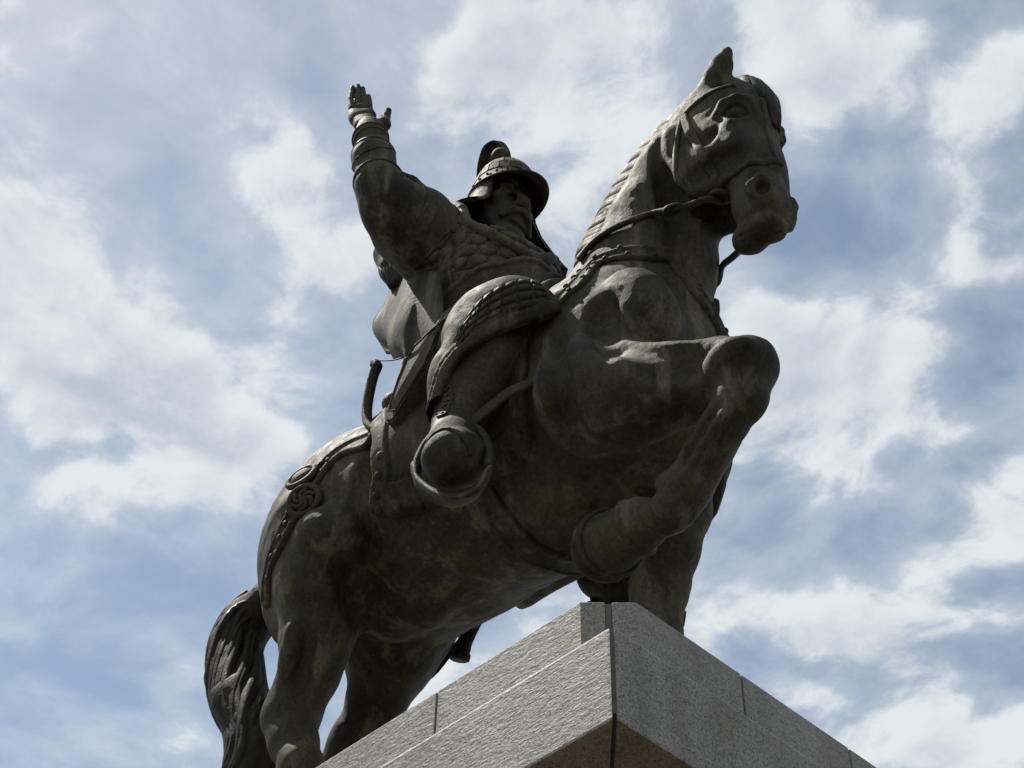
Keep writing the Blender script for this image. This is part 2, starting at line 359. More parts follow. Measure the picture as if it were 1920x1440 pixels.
# modelling of the muscles: grooves and ridges laid on the surface
def groove(pts, r, k, op=-1):
    q = spline(pts, 4); q = HB.snap(q, 0, 4)
    w = np.sin(np.linspace(.12, .88, len(q))*math.pi)
    HB.chain([(a, r*(.4+.6*b)) for a, b in zip(q, w)], k=k, op=op)
def ridge(pts, r, k): groove(pts, r, k, 1)
groove([(-0.4013, -0.285, 1.083), (-0.4409, -0.2789, 1.034), (-0.4747, -0.2552, 0.9666), (-0.4948, -0.2177, 0.9097), (-0.5019, -0.1879, 0.8791)], .004, .06)
groove([(0.216, -0.2846, 0.9738), (0.2422, -0.321, 0.8207), (0.2199, -0.2795, 0.7556), (0.1957, -0.2103, 0.7289)], .012, .05)
groove([(0.4814, 0.0364, 1.476), (0.4818, 0.0573, 1.457), (0.5598, -0.0332, 1.269)], .002, .012)
groove([(0.4117, -0.1128, 1.73), (0.4063, -0.1105, 1.626), (0.4226, -0.0967, 1.538), (0.4561, -0.0676, 1.468), (0.4494, 0.0104, 1.507)], .014, .03)
ridge([(0.4388, -0.1067, 1.736), (0.4325, -0.1001, 1.633), (0.4524, -0.0912, 1.542), (0.4886, -0.0778, 1.469)], .006, .04)
groove([(0.5033, -0.1097, 1.653), (0.5323, -0.1083, 1.607), (0.563, -0.1048, 1.606)], .004, .03)
groove([(0.4935, -0.1035, 1.499), (0.5599, -0.0927, 1.509), (0.6222, -0.0838, 1.476)], .003, .05)
groove([(0.3164, -0.2258, 1.085), (0.3054, -0.2374, 0.9931), (0.3705, -0.2832, 0.8242)], .010, .05)
ridge([(0.3336, -0.1798, 1.167), (0.3827, -0.1683, 1.078), (0.3926, -0.1504, 0.9941)], .006, .08)
groove([(0.3602, -0.248, 0.8613), (0.4623, -0.2517, 0.7744), (0.5624, -0.2256, 0.728)], .004, .05)
groove([(0.4416, -0.2554, 0.733), (0.4929, -0.2351, 0.712), (0.5676, -0.2197, 0.6906)], .002, .05)
groove([(0.5581, -0.1932, 0.5767), (0.5153, -0.1908, 0.5408), (0.4654, -0.1936, 0.4935)], .006, .018)
groove([(0.5835, -0.1673, 0.5627), (0.5294, -0.1635, 0.5174), (0.4859, -0.167, 0.4741)], .004, .02)
ridge([(0.574, -0.1846, 0.5713), (0.5211, -0.1803, 0.5298), (0.4783, -0.1846, 0.4852)], .004, .02)
groove([(0.4018, -0.0872, 1.609), (0.4137, -0.0765, 1.474), (0.411, -0.06, 1.366), (0.3998, -0.0326, 1.279)], .006, .06)
groove([(-0.5609, -0.2045, 0.858), (-0.5712, -0.1472, 0.8166), (-0.6087, -0.1104, 0.7786)], .004, .07)
groove([(-0.6587, -0.2224, 0.6937), (-0.6799, -0.2094, 0.6274), (-0.7075, -0.1916, 0.5761)], .002, .04)
groove([(0.2842, -0.1895, 0.6965), (0.372, -0.1745, 0.6751), (0.4647, -0.1682, 0.6578)], .003, .04)
ridge([(-0.6752, -0.2422, 0.7231), (-0.698, -0.2341, 0.6775), (-0.7223, -0.2201, 0.6137)], .002, .04)
ridge([(-0.6174, -0.2765, 0.9407), (-0.5798, -0.2502, 0.946), (-0.5443, -0.2186, 0.9234)], .004, .09)
ridge([(0.5483, -0.1968, 0.696), (0.6075, -0.2122, 0.6805), (0.6421, -0.2008, 0.6808)], .003, .04)

# ---------------------------------------------------------------- rider body field
RB = Field()
RB.add(Ell((-.36, 0, 1.50), (.18, .19, .15), k=.03))
RB.add(Ell((-.31, 0, 1.70), (.19, .21, .20), k=.08))
RB.add(Ell((-.31, 0, 1.835), (.185, .23, .155), k=.08))
RB.chain([((-.33, -.18, 1.940), .080), ((-.34, 0, 1.930), .09), ((-.33, .19, 1.935), .080)], k=.05)
RB.chain([((-.34, 0, 1.98), .075), ((-.315, 0, 2.10), .070)], k=.04)
RT = Field(RB.p)
# head
def hd(x, y, z): return (x-.030, y*1.08, 2.155+(z-2.132)*(1.75 if z < 2.132 else 1.8))
RB.add(Ell((-.330, 0, 2.240), (.098, .086, .118), k=.02))
RB.add(Ell(hd(-.250, 0, 2.112), (.074, .070, .090), k=.03))
RB.add(Ell(hd(-.212, 0, 2.062), (.034, .036, .034), k=.02))
def face_side(s):
    RB.add(Ell(hd(-.222, s*.046, 2.150), (.032, .028, .032), k=.02))
    RB.add(Cone(hd(-.190, s*.012, 2.196), .013, hd(-.206, s*.052, 2.200), .013, k=.012))
    RB.add(Ell(hd(-.186, s*.034, 2.172), (.010, .020, .011), k=.010, op=-1))
    RB.add(Ell(hd(-.203, s*.034, 2.170), (.016, .020, .014), k=.003))
    RB.chain([(hd(-.193, s*.014, 2.171), .004), (hd(-.187, s*.032, 2.181), .0075), (hd(-.202, s*.056, 2.173), .006)], k=.003)
    RB.chain([(hd(-.194, s*.018, 2.168), .003), (hd(-.190, s*.034, 2.159), .0055), (hd(-.202, s*.054, 2.165), .005)], k=.003)
both(face_side)
RB.chain([(hd(-.192, 0, 2.190), .011), (hd(-.172, 0, 2.145), .014), (hd(-.162, 0, 2.132), .018)], k=.012)
for s_ in (-1, 1):
    RB.add(Ell(hd(-.178, s_*.017, 2.129), (.016, .011, .012), k=.006))
    RB.add(Ell(hd(-.172, s_*.009, 2.120), (.010, .006, .006), k=.004, op=-1))
    RB.chain([(hd(-.171, s_*.004, 2.114), .0125), (hd(-.178, s_*.027, 2.108), .0120), (hd(-.200, s_*.054, 2.090), .007)], k=.005)
RB.add(Cone(hd(-.187, -.020, 2.088), .009, hd(-.187, .020, 2.088), .009, k=.006))
RB.add(Cone(hd(-.176, -.026, 2.097), .003, hd(-.176, .026, 2.097), .003, k=.004, op=-1))
RB.add(Ell(hd(-.204, 0, 2.046), (.032, .034, .042), k=.015))
for s_ in (-1, 1): RB.chain([(hd(-.262, s_*.064, 2.150), .010), (hd(-.245, s_*.060, 2.095), .014), (hd(-.215, s_*.035, 2.058), .014)], k=.02)
# raised right arm
ARM = [((-.335, -.18, 1.950), .090), ((-0.3054, -0.285, 1.911), .082), ((-0.3061, -0.385, 1.894), .070), ((-0.3243, -0.425, 1.946), .062), ((-0.3491, -0.44, 2.085), .056), ((-0.3652, -0.45, 2.193), .044), ((-0.3718, -0.45, 2.244), .040)]
RB.chain(ARM, k=.03)
RB.chain([((-0.3268, -0.21, 1.842), .085), ((-0.3313, -0.3, 1.853), .070), ((-0.3399, -0.385, 1.882), .055)], k=.06)     # hanging sleeve
# open hand
RB.chain([((-0.3702, -0.45, 2.231), .036), ((-0.3963, -0.451, 2.314), .027)], k=.015)
pd_ = np.array((-0.4273, -0.455, 2.418))-np.array((-0.377, -0.45, 2.266)); pw_ = np.array((-0.4066, -0.434, 2.389))-np.array((-0.458, -0.468, 2.414))
RB.add(Ell(np.array((-0.4173, -0.453, 2.363)), (.046, .040, .021), rot_axes(pd_, np.cross(pd_, pw_)), k=.015))
RB.chain([((-0.4122, -0.437, 2.404), .0135), ((-0.4361, -0.453, 2.43), .0135), ((-0.4577, -0.467, 2.438), .0125)], k=.010)
RB.chain([((-0.4103, -0.462, 2.3), .018), ((-0.4488, -0.472, 2.4), .013)], k=.02)
for f in ([((-0.4219, -0.43, 2.417), .0100), ((-0.429, -0.43, 2.471), .0092), ((-0.4462, -0.427, 2.539), .0078)],
          [((-0.4296, -0.443, 2.422), .0102), ((-0.4417, -0.443, 2.495), .0094), ((-0.4652, -0.44, 2.588), .0078)],
          [((-0.4454, -0.456, 2.434), .0102), ((-0.4585, -0.456, 2.511), .0094), ((-0.4742, -0.453, 2.599), .0078)],
          [((-0.4583, -0.47, 2.433), .0100), ((-0.4715, -0.473, 2.497), .0092), ((-0.481, -0.467, 2.584), .0076)]):
    RB.chain(f, k=.0015)
RB.chain([((-0.3686, -0.43, 2.279), .028), ((-0.3535, -0.42, 2.293), .020), ((-0.3553, -0.415, 2.34), .0125), ((-0.353, -0.412, 2.372), .0105)], k=.008)
# left arm, hanging towards the reins
RB.chain([((-.33, .20, 1.96), .085), ((-.30, .32, 1.76), .07), ((-.10, .24, 1.62), .055), ((-.02, .16, 1.62), .040)], k=.03)
RB.chain([((-.02, .16, 1.62), .040), ((.05, .12, 1.63), .042)], k=.02)
# folds of the sleeve
RB.chain([((-0.3561, -0.4, 1.849), .012), ((-0.3926, -0.32, 1.855), .020), ((-0.4008, -0.24, 1.817), .016)], k=.05)
RB.chain([((-0.3024, -0.41, 1.805), .008), ((-0.3284, -0.31, 1.805), .012), ((-0.3446, -0.22, 1.796), .008)], k=.03)
RB.chain([((-0.2833, -0.435, 1.774), .005), ((-0.3119, -0.34, 1.762), .010), ((-0.3284, -0.26, 1.746), .006)], k=.03, op=-1)
RB.chain([((-0.231, -0.44, 1.719), .005), ((-0.2544, -0.35, 1.722), .009), ((-0.2797, -0.26, 1.748), .005)], k=.03, op=-1)
# legs in wide boots
def leg(s, ft):
    RB.chain([((-.33, s*.13, 1.46), .095), ((-.12, s*.225, 1.29), .092), ((.055, s*.270, 1.145), .088)], k=.05)
    RB.chain([((.055, s*.270, 1.14), .088)]+[(q, r) for q, r in zip(ft[:3], (.088, .074, .058))], k=.03)
    RB.chain([(ft[3], .052), (ft[4], .056), (ft[5], .060)], k=.025)
leg(-1, [(0.0157, -0.3, 1.043), (-0.0206, -0.315, 0.9737), (-0.0396, -0.325, 0.8938), (-0.0466, -0.335, 0.8509), (-0.0059, -0.365, 0.7473), (0.0231, -0.385, 0.6808)])
leg(1, [(-.02, .29, 1.08), (-.13, .30, .99), (-.20, .30, .93), (-.21, .30, .92), (-.15, .31, .87), (-.08, .32, .82)])
RB.add(Ell((0.0294, -0.39, 0.6666), (.052, .072, .056), rot_axes((.60, -.45, -.55), (-.3, .3, -.6)), k=.02))

# ---------------------------------------------------------------- fields of tack, armour and gear

HG = HB.bake((-1.3, -.5, -.05), (.88, .5, 2.1), .008); RG = RB.bake((-.7, -.65, .55), (.28, .48, 2.70), .007)
def strap_fn(F, line, hw, t=.014, rim=.006, rw=.010, closed=False, inner=.012):
    line = np.asarray(line, float)
    def f(p):
        v = F.d(p); dl, _ = seg_dist(p, line, closed)
        tt = t+rim*np.clip((np.abs(dl)-(hw-rw))/.005+.5, 0, 1)
        e = -smin(-(v-tt), -(dl-hw), .006)
        return np.maximum(e, -(v+inner))
    return f
def on_body(F, pts, n=5, off=0., closed=False):
    q = F.snap(spline(pts, n, closed), off, 5)
    for _ in range(3):
        r = q.copy()
        if closed: r = .5*q+.25*(np.roll(q, 1, 0)+np.roll(q, -1, 0))
        else: r[1:-1] = .5*q[1:-1]+.25*(q[2:]+q[:-2])
        q = F.snap(r, off, 3)
    return q
def flip(pts): return [(x, -y, z) for x, y, z in pts]

# breast strap: laid over the near shoulder, mirrored to the far one, closed over the withers
bs = [(0.2195, -0.2537, 1.129), (0.2057, -0.1613, 1.344), (0.2576, -0.1499, 1.347), (0.3175, -0.1323, 1.329), (0.3549, -0.1101, 1.307), (0.3672, -0.0565, 1.313), (0.4001, -0.0412, 1.232), (0.4089, -0.0042, 1.183), (0.4078, 0.0414, 1.147)]
bs_line = on_body(HG, [(-.16, -.27, 1.16)]+bs+[(.41, .06, 1.02)], 4)
bs_far = on_body(HG, [(-.16, .27, 1.16)]+flip(bs[:5]), 4)
BSF = Field([Fn(strap_fn(HG, bs_line, .025, .008, .004, .009)), Fn(strap_fn(HG, bs_far, .025, .008, .004, .009))])
bs_rivets = [(0.2229, -0.2248, 1.218), (0.2311, -0.1838, 1.293), (0.2657, -0.154, 1.323), (0.3209, -0.1334, 1.311), (0.3676, -0.1007, 1.274), (0.3961, -0.0634, 1.221), (0.4084, -0.0236, 1.169), (0.416, 0.0064, 1.118)]
bs_rivets += [(0.1978, -0.1498, 1.401), (0.2612, -0.1468, 1.386), (0.3162, -0.1328, 1.363), (0.3622, -0.1068, 1.339), (0.3738, -0.0366, 1.347), (0.3983, 0.006, 1.292), (0.3919, 0.0614, 1.26)]
# girth
gi = [(-0.1219, -0.142, 0.7937), (-0.1165, -0.0844, 0.7478), (-0.1021, -0.0097, 0.7234), (-0.1393, 0.1322, 0.7873)]
gi_line = on_body(HG, [(-.20, -.22, 1.30)]+gi[:3]+[(-.08, .06, .735), (-.11, .20, .82), (-.15, .27, .98), (-.20, .24, 1.25)], 4)
GIF = Field([Fn(strap_fn(HG, gi_line, .034, .006, .005, .010))])
# saddle cloth over both flanks
cloth = [(-0.3955, -0.2722, 1.106), (-0.3946, -0.2665, 0.9838), (-0.4383, -0.228, 0.9212), (-0.3889, -0.2083, 0.8903), (-0.299, -0.1874, 0.8677), (-0.1845, -0.1755, 0.8402), (-0.0944, -0.1697, 0.8219), (-0.0202, -0.1713, 0.8245), (0.03, -0.1752, 0.8395), (0.0628, -0.202, 0.8801), (0.1031, -0.2558, 0.9115), (0.122, -0.2756, 0.9681)]
cl_poly = [(-.60, 1.60)]+[(q[0], q[2]) for q in cloth]+[(.02, 1.60)]
def cloth_fn(p):
    v = HG.d(p); pv = poly_dist(p[..., 0], p[..., 2], cl_poly)
    t = .020-.008*np.exp(-((pv+.064)/.004)**2)+.004*np.exp(-((pv+.054)/.005)**2)
    return np.maximum(-smin(-(v-t), -pv, .010), -(v+.012))
CLF = Field([Fn(cloth_fn)])
cl_rivets = [(-0.356, -0.2774, 1.02), (-0.3731, -0.2648, 0.9791), (-0.3939, -0.2477, 0.944), (-0.405, -0.23, 0.9169), (-0.3499, -0.2156, 0.899), (-0.2899, -0.2018, 0.8822), (-0.2137, -0.191, 0.8624), (-0.0075, -0.1844, 0.8461), (0.0274, -0.1964, 0.8762), (0.0491, -0.2221, 0.9177), (0.0665, -0.2484, 0.9537)]
# saddle
SDF = Field([Fn(lambda p: np.maximum(-smin(-(HG.d(p)-.035), -(((p[..., 0]+.28)/.30)**2+((p[..., 1])/.20)**2-1)*.12, .02), -(HG.d(p)+.02)))])
SDF.add(Cone((-.54, -.13, 1.46), .035, (-.56, 0, 1.50), .045, k=.03), Cone((-.56, 0, 1.50), .045, (-.54, .13, 1.46), .035, k=.03))
SDF.add(Cone((-.02, -.06, 1.58), .03, (-.02, .06, 1.58), .03, k=.03))
# crupper strap round the quarters
cr = [(-0.4327, -0.2802, 1.131), (-0.5036, -0.2718, 1.169), (-0.5574, -0.2741, 1.177), (-0.6047, -0.2832, 1.153), (-0.6238, -0.3012, 1.088), (-0.641, -0.3029, 1.035), (-0.6825, -0.3056, 0.9894), (-0.733, -0.2936, 0.9503), (-0.7976, -0.2606, 0.9328), (-0.8257, -0.2369, 0.8954)]
cr_line = on_body(HG, cr, 4)
CRF = Field([Fn(strap_fn(HG, cr_line, .028, .008, .006, .009))])
cr_rivets = [(-0.5811, -0.2783, 1.162), (-0.6036, -0.2806, 1.165), (-0.6735, -0.3102, 1.025), (-0.7032, -0.3024, 0.9695), (-0.7442, -0.2884, 0.9432), (-0.785, -0.2627, 0.9152), (-0.6807, -0.3065, 0.9964), (-0.7175, -0.2947, 0.9313)]
# bridle
def thin(pts, hw, t=.0055): return Field([Fn(strap_fn(HG, on_body(HG, pts, 4), hw, t, .002, .004, inner=.006))])
BR = [('cheek_strap', [(0.4908, -0.1087, 1.746), (0.5041, -0.0972, 1.649), (0.5253, -0.0879, 1.538), (0.5355, -0.0643, 1.458)], .013),
      ('throat_lash', [(0.4794, -0.1069, 1.755), (0.4623, -0.1129, 1.669), (0.4537, -0.1185, 1.558), (0.4525, -0.1041, 1.507), (0.4745, -0.0855, 1.46)], .008),
      ('brow_band', [(0.4916, -0.108, 1.762), (0.5324, -0.112, 1.766), (0.5809, -0.1082, 1.763), (0.6297, -0.0847, 1.764)], .008),
      ('noseband', [(0.5443, -0.0668, 1.459), (0.5897, -0.0674, 1.452), (0.6431, -0.0664, 1.435), (0.6623, -0.0261, 1.473), (0.6694, 0.0043, 1.484)], .010),
      ('face_strap', [(0.6666, -0.0226, 1.725), (0.6648, -0.0175, 1.637), (0.6695, -0.0256, 1.532), (0.6674, -0.0101, 1.478)], .008)]
BRF = [(n, thin(p, w)) for n, p, w in BR]
bit_c = np.array((0.525, -0.0466, 1.456)); bit_n = HG.grad(bit_c[None])[0]
rein = [(0.5224, -0.0433, 1.457), (0.4989, -0.075, 1.427), (0.4588, -0.09, 1.426), (0.4331, -0.115, 1.412), (0.3704, -0.1121, 1.449), (0.3127, -0.1339, 1.449), (0.2494, -0.1408, 1.459), (0.1926, -0.1372, 1.462), (0.1578, -0.139, 1.437)]
rein_far = [(0.5195, 0.02, 1.308), (0.4594, 0.06, 1.363), (0.3994, 0.1, 1.418), (.36, .12, 1.40), (.25, .15, 1.48), (.12, .13, 1.58), (.03, .11, 1.62)]

# rider: collar, armour edging, waist guard, thigh guards
co = [(-.46, .02, 1.96), (-.46, -.10, 1.96), (-0.3027, -0.19, 2.018), (-0.222, -0.1963, 1.888), (-0.1855, -0.1725, 1.847), (-0.1509, -0.1318, 1.81), (-0.1298, -0.0872, 1.79), (-0.1175, -0.0381, 1.781), (-.17, .08, 1.90), (-.27, .16, 1.96), (-.39, .12, 1.98)]
co_line = on_body(RG, co, 4, .006, True)
COF = Field().chain([(q, .0175) for q in list(co_line)+[co_line[0]]], k=.004)
tr = [(-0.2032, -0.1884, 1.858), (-0.2205, -0.2032, 1.775), (-0.2684, -0.2142, 1.726), (-0.273, -0.2072, 1.686), (-0.2695, -0.1958, 1.641)]
tr2 = [(-0.2684, -0.2142, 1.726), (-0.3076, -0.2252, 1.731), (-0.3495, -0.2353, 1.749)]
TRF = Field([Fn(strap_fn(RG, on_body(RG, tr, 4), .020, .007, .003, .006)), Fn(strap_fn(RG, on_body(RG, tr2, 4), .018, .007, .003, .006))])
wg = [(-0.0931, -0.3214, 1.323), (-0.2251, -0.1729, 1.63), (-0.185, -0.1546, 1.667), (-0.1505, -0.1208, 1.712), (-0.1267, -0.0753, 1.756), (-0.1159, -0.0253, 1.778), (-0.1158, 0.022, 1.764)]
wg_top = np.array([(-3.2, 1.60), (-1.6, 1.60), (-1.1, 1.65), (-.85, 1.69)]+sorted((math.atan2(q[1], q[0]+.33), q[2]) for q in wg[3:])+[(.9, 1.70), (1.6, 1.60), (3.2, 1.60)])
def waist_fn(p):
    v = RT.d(p); th = np.arctan2(p[..., 1], p[..., 0]+.33)
    zt = np.interp(th, wg_top[:, 0], wg_top[:, 1]); e = (p[..., 2]-zt)*.8
    t = .020+.006*(np.abs(e+.010) < .008)
    return np.maximum(np.maximum(-smin(-(v-t), -e, .010), -(v+.015)), 1.46-p[..., 2])
WGF = Field([Fn(waist_fn)])
# thigh guard: a padded flap over the thigh, hollow and open below, with a border and raised plates
def thigh_field(s):
    G = Field(); m = lambda q: (q[0], -s*q[1], q[2])
    G.chain([(m((-0.05, -0.27, 1.174)), .100), (m((0.0295, -0.285, 1.14)), .114), (m((0.0856, -0.29, 1.127)), .112)], k=.03)
    G.chain([(m((0.0179, -0.315, 1.033)), .098), (m((-0.0214, -0.335, 0.994)), .066), (m((-0.0576, -0.345, 0.9159)), .044)], k=.06)
    return G
TGR = thigh_field(-1); TGL = thigh_field(1)
tg_edge = np.array([(0.2151, -0.27, 1.077), (0.2053, -0.37, 0.9679), (0.1356, -0.39, 0.9697), (0.0485, -0.4, 0.9754), (-0.0314, -0.38, 0.9786), (-0.1044, -0.35, 0.9176)])
tg_w = np.array((-.40, .80, .45)); tg_w /= np.linalg.norm(tg_w); tg_u = np.cross(tg_w, (0, 0, 1.)); tg_u /= np.linalg.norm(tg_u); tg_v = np.cross(tg_u, tg_w)
tg_b = [(0.1869, -0.2444, 1.112), (0.1778, -0.2945, 1.064), (0.157, -0.3235, 1.046), (0.1318, -0.3477, 1.03), (0.1038, -0.3689, 1.012), (0.0708, -0.3852, 0.9963), (0.0357, -0.3945, 0.9795), (0.0072, -0.3982, 0.9533), (-0.0234, -0.3899, 0.921), (-0.0479, -0.381, 0.8915)]
tg_2 = [(np.dot(q, tg_u), np.dot(q, tg_v)) for q in tg_b]; tg_s = np.sign(tg_2[0][0]-tg_2[-1][0]); tg_vs = np.sign(tg_v[2])
tg_2 = [(tg_2[0][0]+.3*tg_s, tg_2[0][1]-.02*tg_vs)]+tg_2+[(tg_2[-1][0]-.03*tg_s, tg_2[-1][1]-.10*tg_vs), (tg_2[-1][0]-.3*tg_s, tg_2[-1][1]-.1*tg_vs), (tg_2[-1][0]-.3*tg_s, tg_2[0][1]+.6*tg_vs), (tg_2[0][0]+.3*tg_s, tg_2[0][1]+.6*tg_vs)]
def tg_fn(G, s):
    def f(p):
        v = G.d(p); p = p*np.array([1, -s, 1]); e = poly_dist(p @ tg_u, p @ tg_v, tg_2)
        t = .004+.009*(e > -.026)+.004*(np.abs(e+.034) < .004)
        return np.maximum(-smin(-(v-t), -e, .008), -(v+.010))
    return f
TGS = {-1: Field([Fn(tg_fn(TGR, -1))]), 1: Field([Fn(tg_fn(TGL, 1))])}
tg_lo = [(0.1956, -0.2908, 1.106), (0.1748, -0.3334, 1.075), (0.1401, -0.3649, 1.059), (0.1032, -0.386, 1.043), (0.0667, -0.4004, 1.021), (0.0304, -0.4035, 0.9978), (0.0022, -0.4036, 0.9599)]
tg_up = [(0.1886, -0.3147, 1.165), (0.1765, -0.345, 1.163), (0.1567, -0.3754, 1.142), (0.1294, -0.3932, 1.126), (0.0994, -0.4018, 1.112), (0.0729, -0.4066, 1.089), (0.0545, -0.4104, 1.059)]

# coat skirt hanging behind the right hip: four hanging folds, top to bottom
coat_cols = [[(-0.5606, -0.13, 2.072), (-0.6076, -0.125, 2.017), (-0.647, -0.12, 1.961), (-0.6926, -0.11, 1.949), (-0.6908, -0.105, 1.908), (-0.6574, -0.1, 1.837), (-0.6244, -0.1, 1.771)],
             [(-0.4378, -0.2, 1.898), (-0.4626, -0.2, 1.812), (-0.4968, -0.19, 1.757), (-0.5395, -0.175, 1.729), (-0.5492, -0.165, 1.695), (-0.5413, -0.155, 1.663), (-0.5283, -0.15, 1.635)],
             [(-0.366, -0.23, 1.795), (-0.3585, -0.25, 1.655), (-0.3752, -0.25, 1.569), (-0.4054, -0.235, 1.538), (-0.4141, -0.225, 1.514), (-0.4175, -0.215, 1.5), (-0.4107, -0.21, 1.481)],
             [(-0.3169, -0.24, 1.73), (-0.3111, -0.245, 1.607), (-0.3236, -0.24, 1.524), (-0.3485, -0.225, 1.482), (-0.3659, -0.215, 1.463), (-0.3735, -0.21, 1.441), (-0.3767, -0.205, 1.417)],
             [(-0.2592, -0.24, 1.667), (-0.2065, -0.27, 1.485), (-0.1907, -0.28, 1.369), (-0.2086, -0.27, 1.311), (-0.2341, -0.26, 1.3), (-0.2584, -0.25, 1.298), (-0.2786, -0.24, 1.292)]]
# shoulder cape edge along the back of the raised arm
CAP = Field().chain([((-0.2653, -0.405, 1.966), .012), ((-0.2656, -0.365, 1.961), .022), ((-0.2587, -0.3, 1.939), .026), ((-0.2589, -0.23, 1.945), .028), ((-0.2498, -0.165, 1.942), .026)], k=.01)
CAP.chain([((-0.2452, -0.415, 1.923), .008), ((-0.2437, -0.34, 1.897), .010), ((-0.2385, -0.255, 1.887), .012), ((-0.2286, -0.19, 1.886), .010)], k=.004)
# tail core
TLF = Field().chain([((-.86, -.02, 1.20), .060), ((-1.064, -0.075, 1.118), .052), ((-1.127, -0.095, 1.069), .064), ((-1.144, -0.11, 0.9803), .067), ((-1.111, -0.12, 0.8705), .065), ((-1.055, -0.12, 0.7549), .065), ((-0.9915, -0.115, 0.6536), .054), ((-0.9651, -0.11, 0.5816), .054), ((-0.973, -0.1, 0.5049), .062), ((-0.9912, -0.09, 0.405), .058), ((-0.9955, -0.08, 0.3), .030)], k=.03)
tail_axis = spline([(-1.078, -0.075, 1.13), (-1.127, -0.095, 1.069), (-1.144, -0.11, 0.9803), (-1.111, -0.12, 0.8705), (-1.055, -0.12, 0.7549), (-0.9915, -0.115, 0.6536), (-0.9651, -0.11, 0.5816), (-0.973, -0.1, 0.5049), (-0.9912, -0.09, 0.405), (-0.992, -0.08, 0.285)], 5)
# mane and forelock guides
mane_in = spline([(0.4898, -0.06, 1.82), (0.4264, -0.065, 1.78), (0.3713, -0.075, 1.715), (0.318, -0.08, 1.654), (0.2685, -0.085, 1.584), (0.2179, -0.09, 1.512), (0.1727, -0.09, 1.451), (0.1424, -0.09, 1.394)], 8)
mane_out = spline([(0.4387, 0, 1.963), (0.3595, 0, 1.959), (0.2857, 0, 1.938), (0.2219, 0, 1.899), (0.1635, 0, 1.849), (0.1048, 0, 1.781), (0.0526, 0, 1.72), (0.0197, 0, 1.613)], 8)
fore = [[(0.581, 0, 1.927), (0.62, -0.01, 1.883), (0.6378, -0.02, 1.814), (0.6272, -0.03, 1.77)], [(0.6021, 0, 1.923), (0.6403, -0.01, 1.847), (0.6558, -0.02, 1.764), (0.6428, -0.03, 1.728)],
        [(0.6084, 0.01, 1.927), (0.6449, 0.01, 1.85), (0.659, 0, 1.758), (0.6498, -0.01, 1.7)], [(0.6196, 0.02, 1.913), (0.6541, 0.02, 1.823), (0.6682, 0.01, 1.723), (0.6632, 0.01, 1.646)],
        [(0.6246, 0.03, 1.906), (0.6574, 0.03, 1.806), (0.6611, 0.03, 1.729), (0.6585, 0.03, 1.658)], [(0.5812, -0.01, 1.899), (0.6102, -0.03, 1.833), (0.6193, -0.04, 1.777), (0.608, -0.05, 1.754)]]
# bow case, bow, quiver, sword, wire
case_outline = [(-0.0188, -0.385, 1.203), (-0.0796, -0.38, 1.212), (-0.1738, -0.365, 1.226), (-0.2308, -0.345, 1.232), (-0.2754, -0.335, 1.185), (-0.3167, -0.325, 1.111), (-0.3189, -0.325, 1.082), (-0.2864, -0.325, 1.063), (-0.2478, -0.33, 1.089), (-0.1327, -0.355, 1.125), (-0.0675, -0.375, 1.175)]
bow_line = spline([(-0.3214, -0.285, 1.093), (-0.3627, -0.285, 1.118), (-0.4036, -0.285, 1.147), (-0.4328, -0.285, 1.189), (-0.4465, -0.285, 1.248), (-0.4444, -0.285, 1.325), (-0.4347, -0.285, 1.378), (-0.4249, -0.285, 1.399), (-0.4378, -0.285, 1.419), (-0.4471, -0.285, 1.41)], 6)
quiver_axis = [(-0.5897, -0.17, 2.118), (-0.5657, -0.16, 2.036), (-0.5422, -0.14, 1.934)]
wire_line = spline([(-0.4242, -0.2, 1.504), (-0.4506, -0.2, 1.515), (-0.4849, -0.2, 1.536), (-0.5276, -0.2, 1.569), (-0.5763, -0.2, 1.607)], 4)
sword_line = [(-.30, .30, 1.44), (-.34, .30, 1.40), (-0.6539, 0.3, 1.046), (-0.7039, 0.3, 0.9607), (-0.7112, 0.3, 0.9472)]
# bracer rings on the raised forearm, centre and tilt
bracer_rings = [((-0.3652, -0.45, 2.193), (-0.3838, -0.45, 2.246), .047, .003), ((-0.3574, -0.45, 2.168), (-0.3762, -0.45, 2.224), .049, .0025), ((-0.3501, -0.445, 2.102), (-0.3621, -0.445, 2.16), .056, .0025), ((-0.3509, -0.44, 2.081), (-0.3491, -0.46, 2.103), .058, .003), ((-0.3282, -0.43, 1.971), (-0.3502, -0.43, 2.039), .068, .005)]

import time
# ---------------------------------------------------------------- object helpers
def link(name, V, F, mat, parent=None, smooth=True, raw=False):
    me = bpy.data.meshes.new(name); V = np.asarray(V, np.float32)
    if raw: me.from_pydata([tuple(v) for v in V.tolist()], [], [tuple(f) for f in F])
    else:
        F = np.asarray(F, np.int32); n, m = F.shape
        me.vertices.add(len(V)); me.vertices.foreach_set('co', V.ravel())
        me.loops.add(n*m); me.loops.foreach_set('vertex_index', F.ravel())
        me.polygons.add(n); me.polygons.foreach_set('loop_start', np.arange(0, n*m, m, dtype=np.int32))
    me.polygons.foreach_set('use_smooth', np.full(len(me.polygons), smooth))
    me.update(calc_edges=True); me.validate()
    o = bpy.data.objects.new(name, me); C.collection.objects.link(o)
    if parent is not None: o.parent = parent
    if mat is not None: me.materials.append(mat)
    return o
def tag(o, label=None, cat=None, group=None, kind=None):
    for k, v in (('label', label), ('category', cat), ('group', group), ('kind', kind)):
        if v: o[k] = v
    return o
def empty(name, label, cat, loc):
    o = bpy.data.objects.new(name, None); C.collection.objects.link(o); o.empty_display_size = .2
    tag(o, label, cat); return o           # things stay at the origin of the world so that parts keep world coordinates
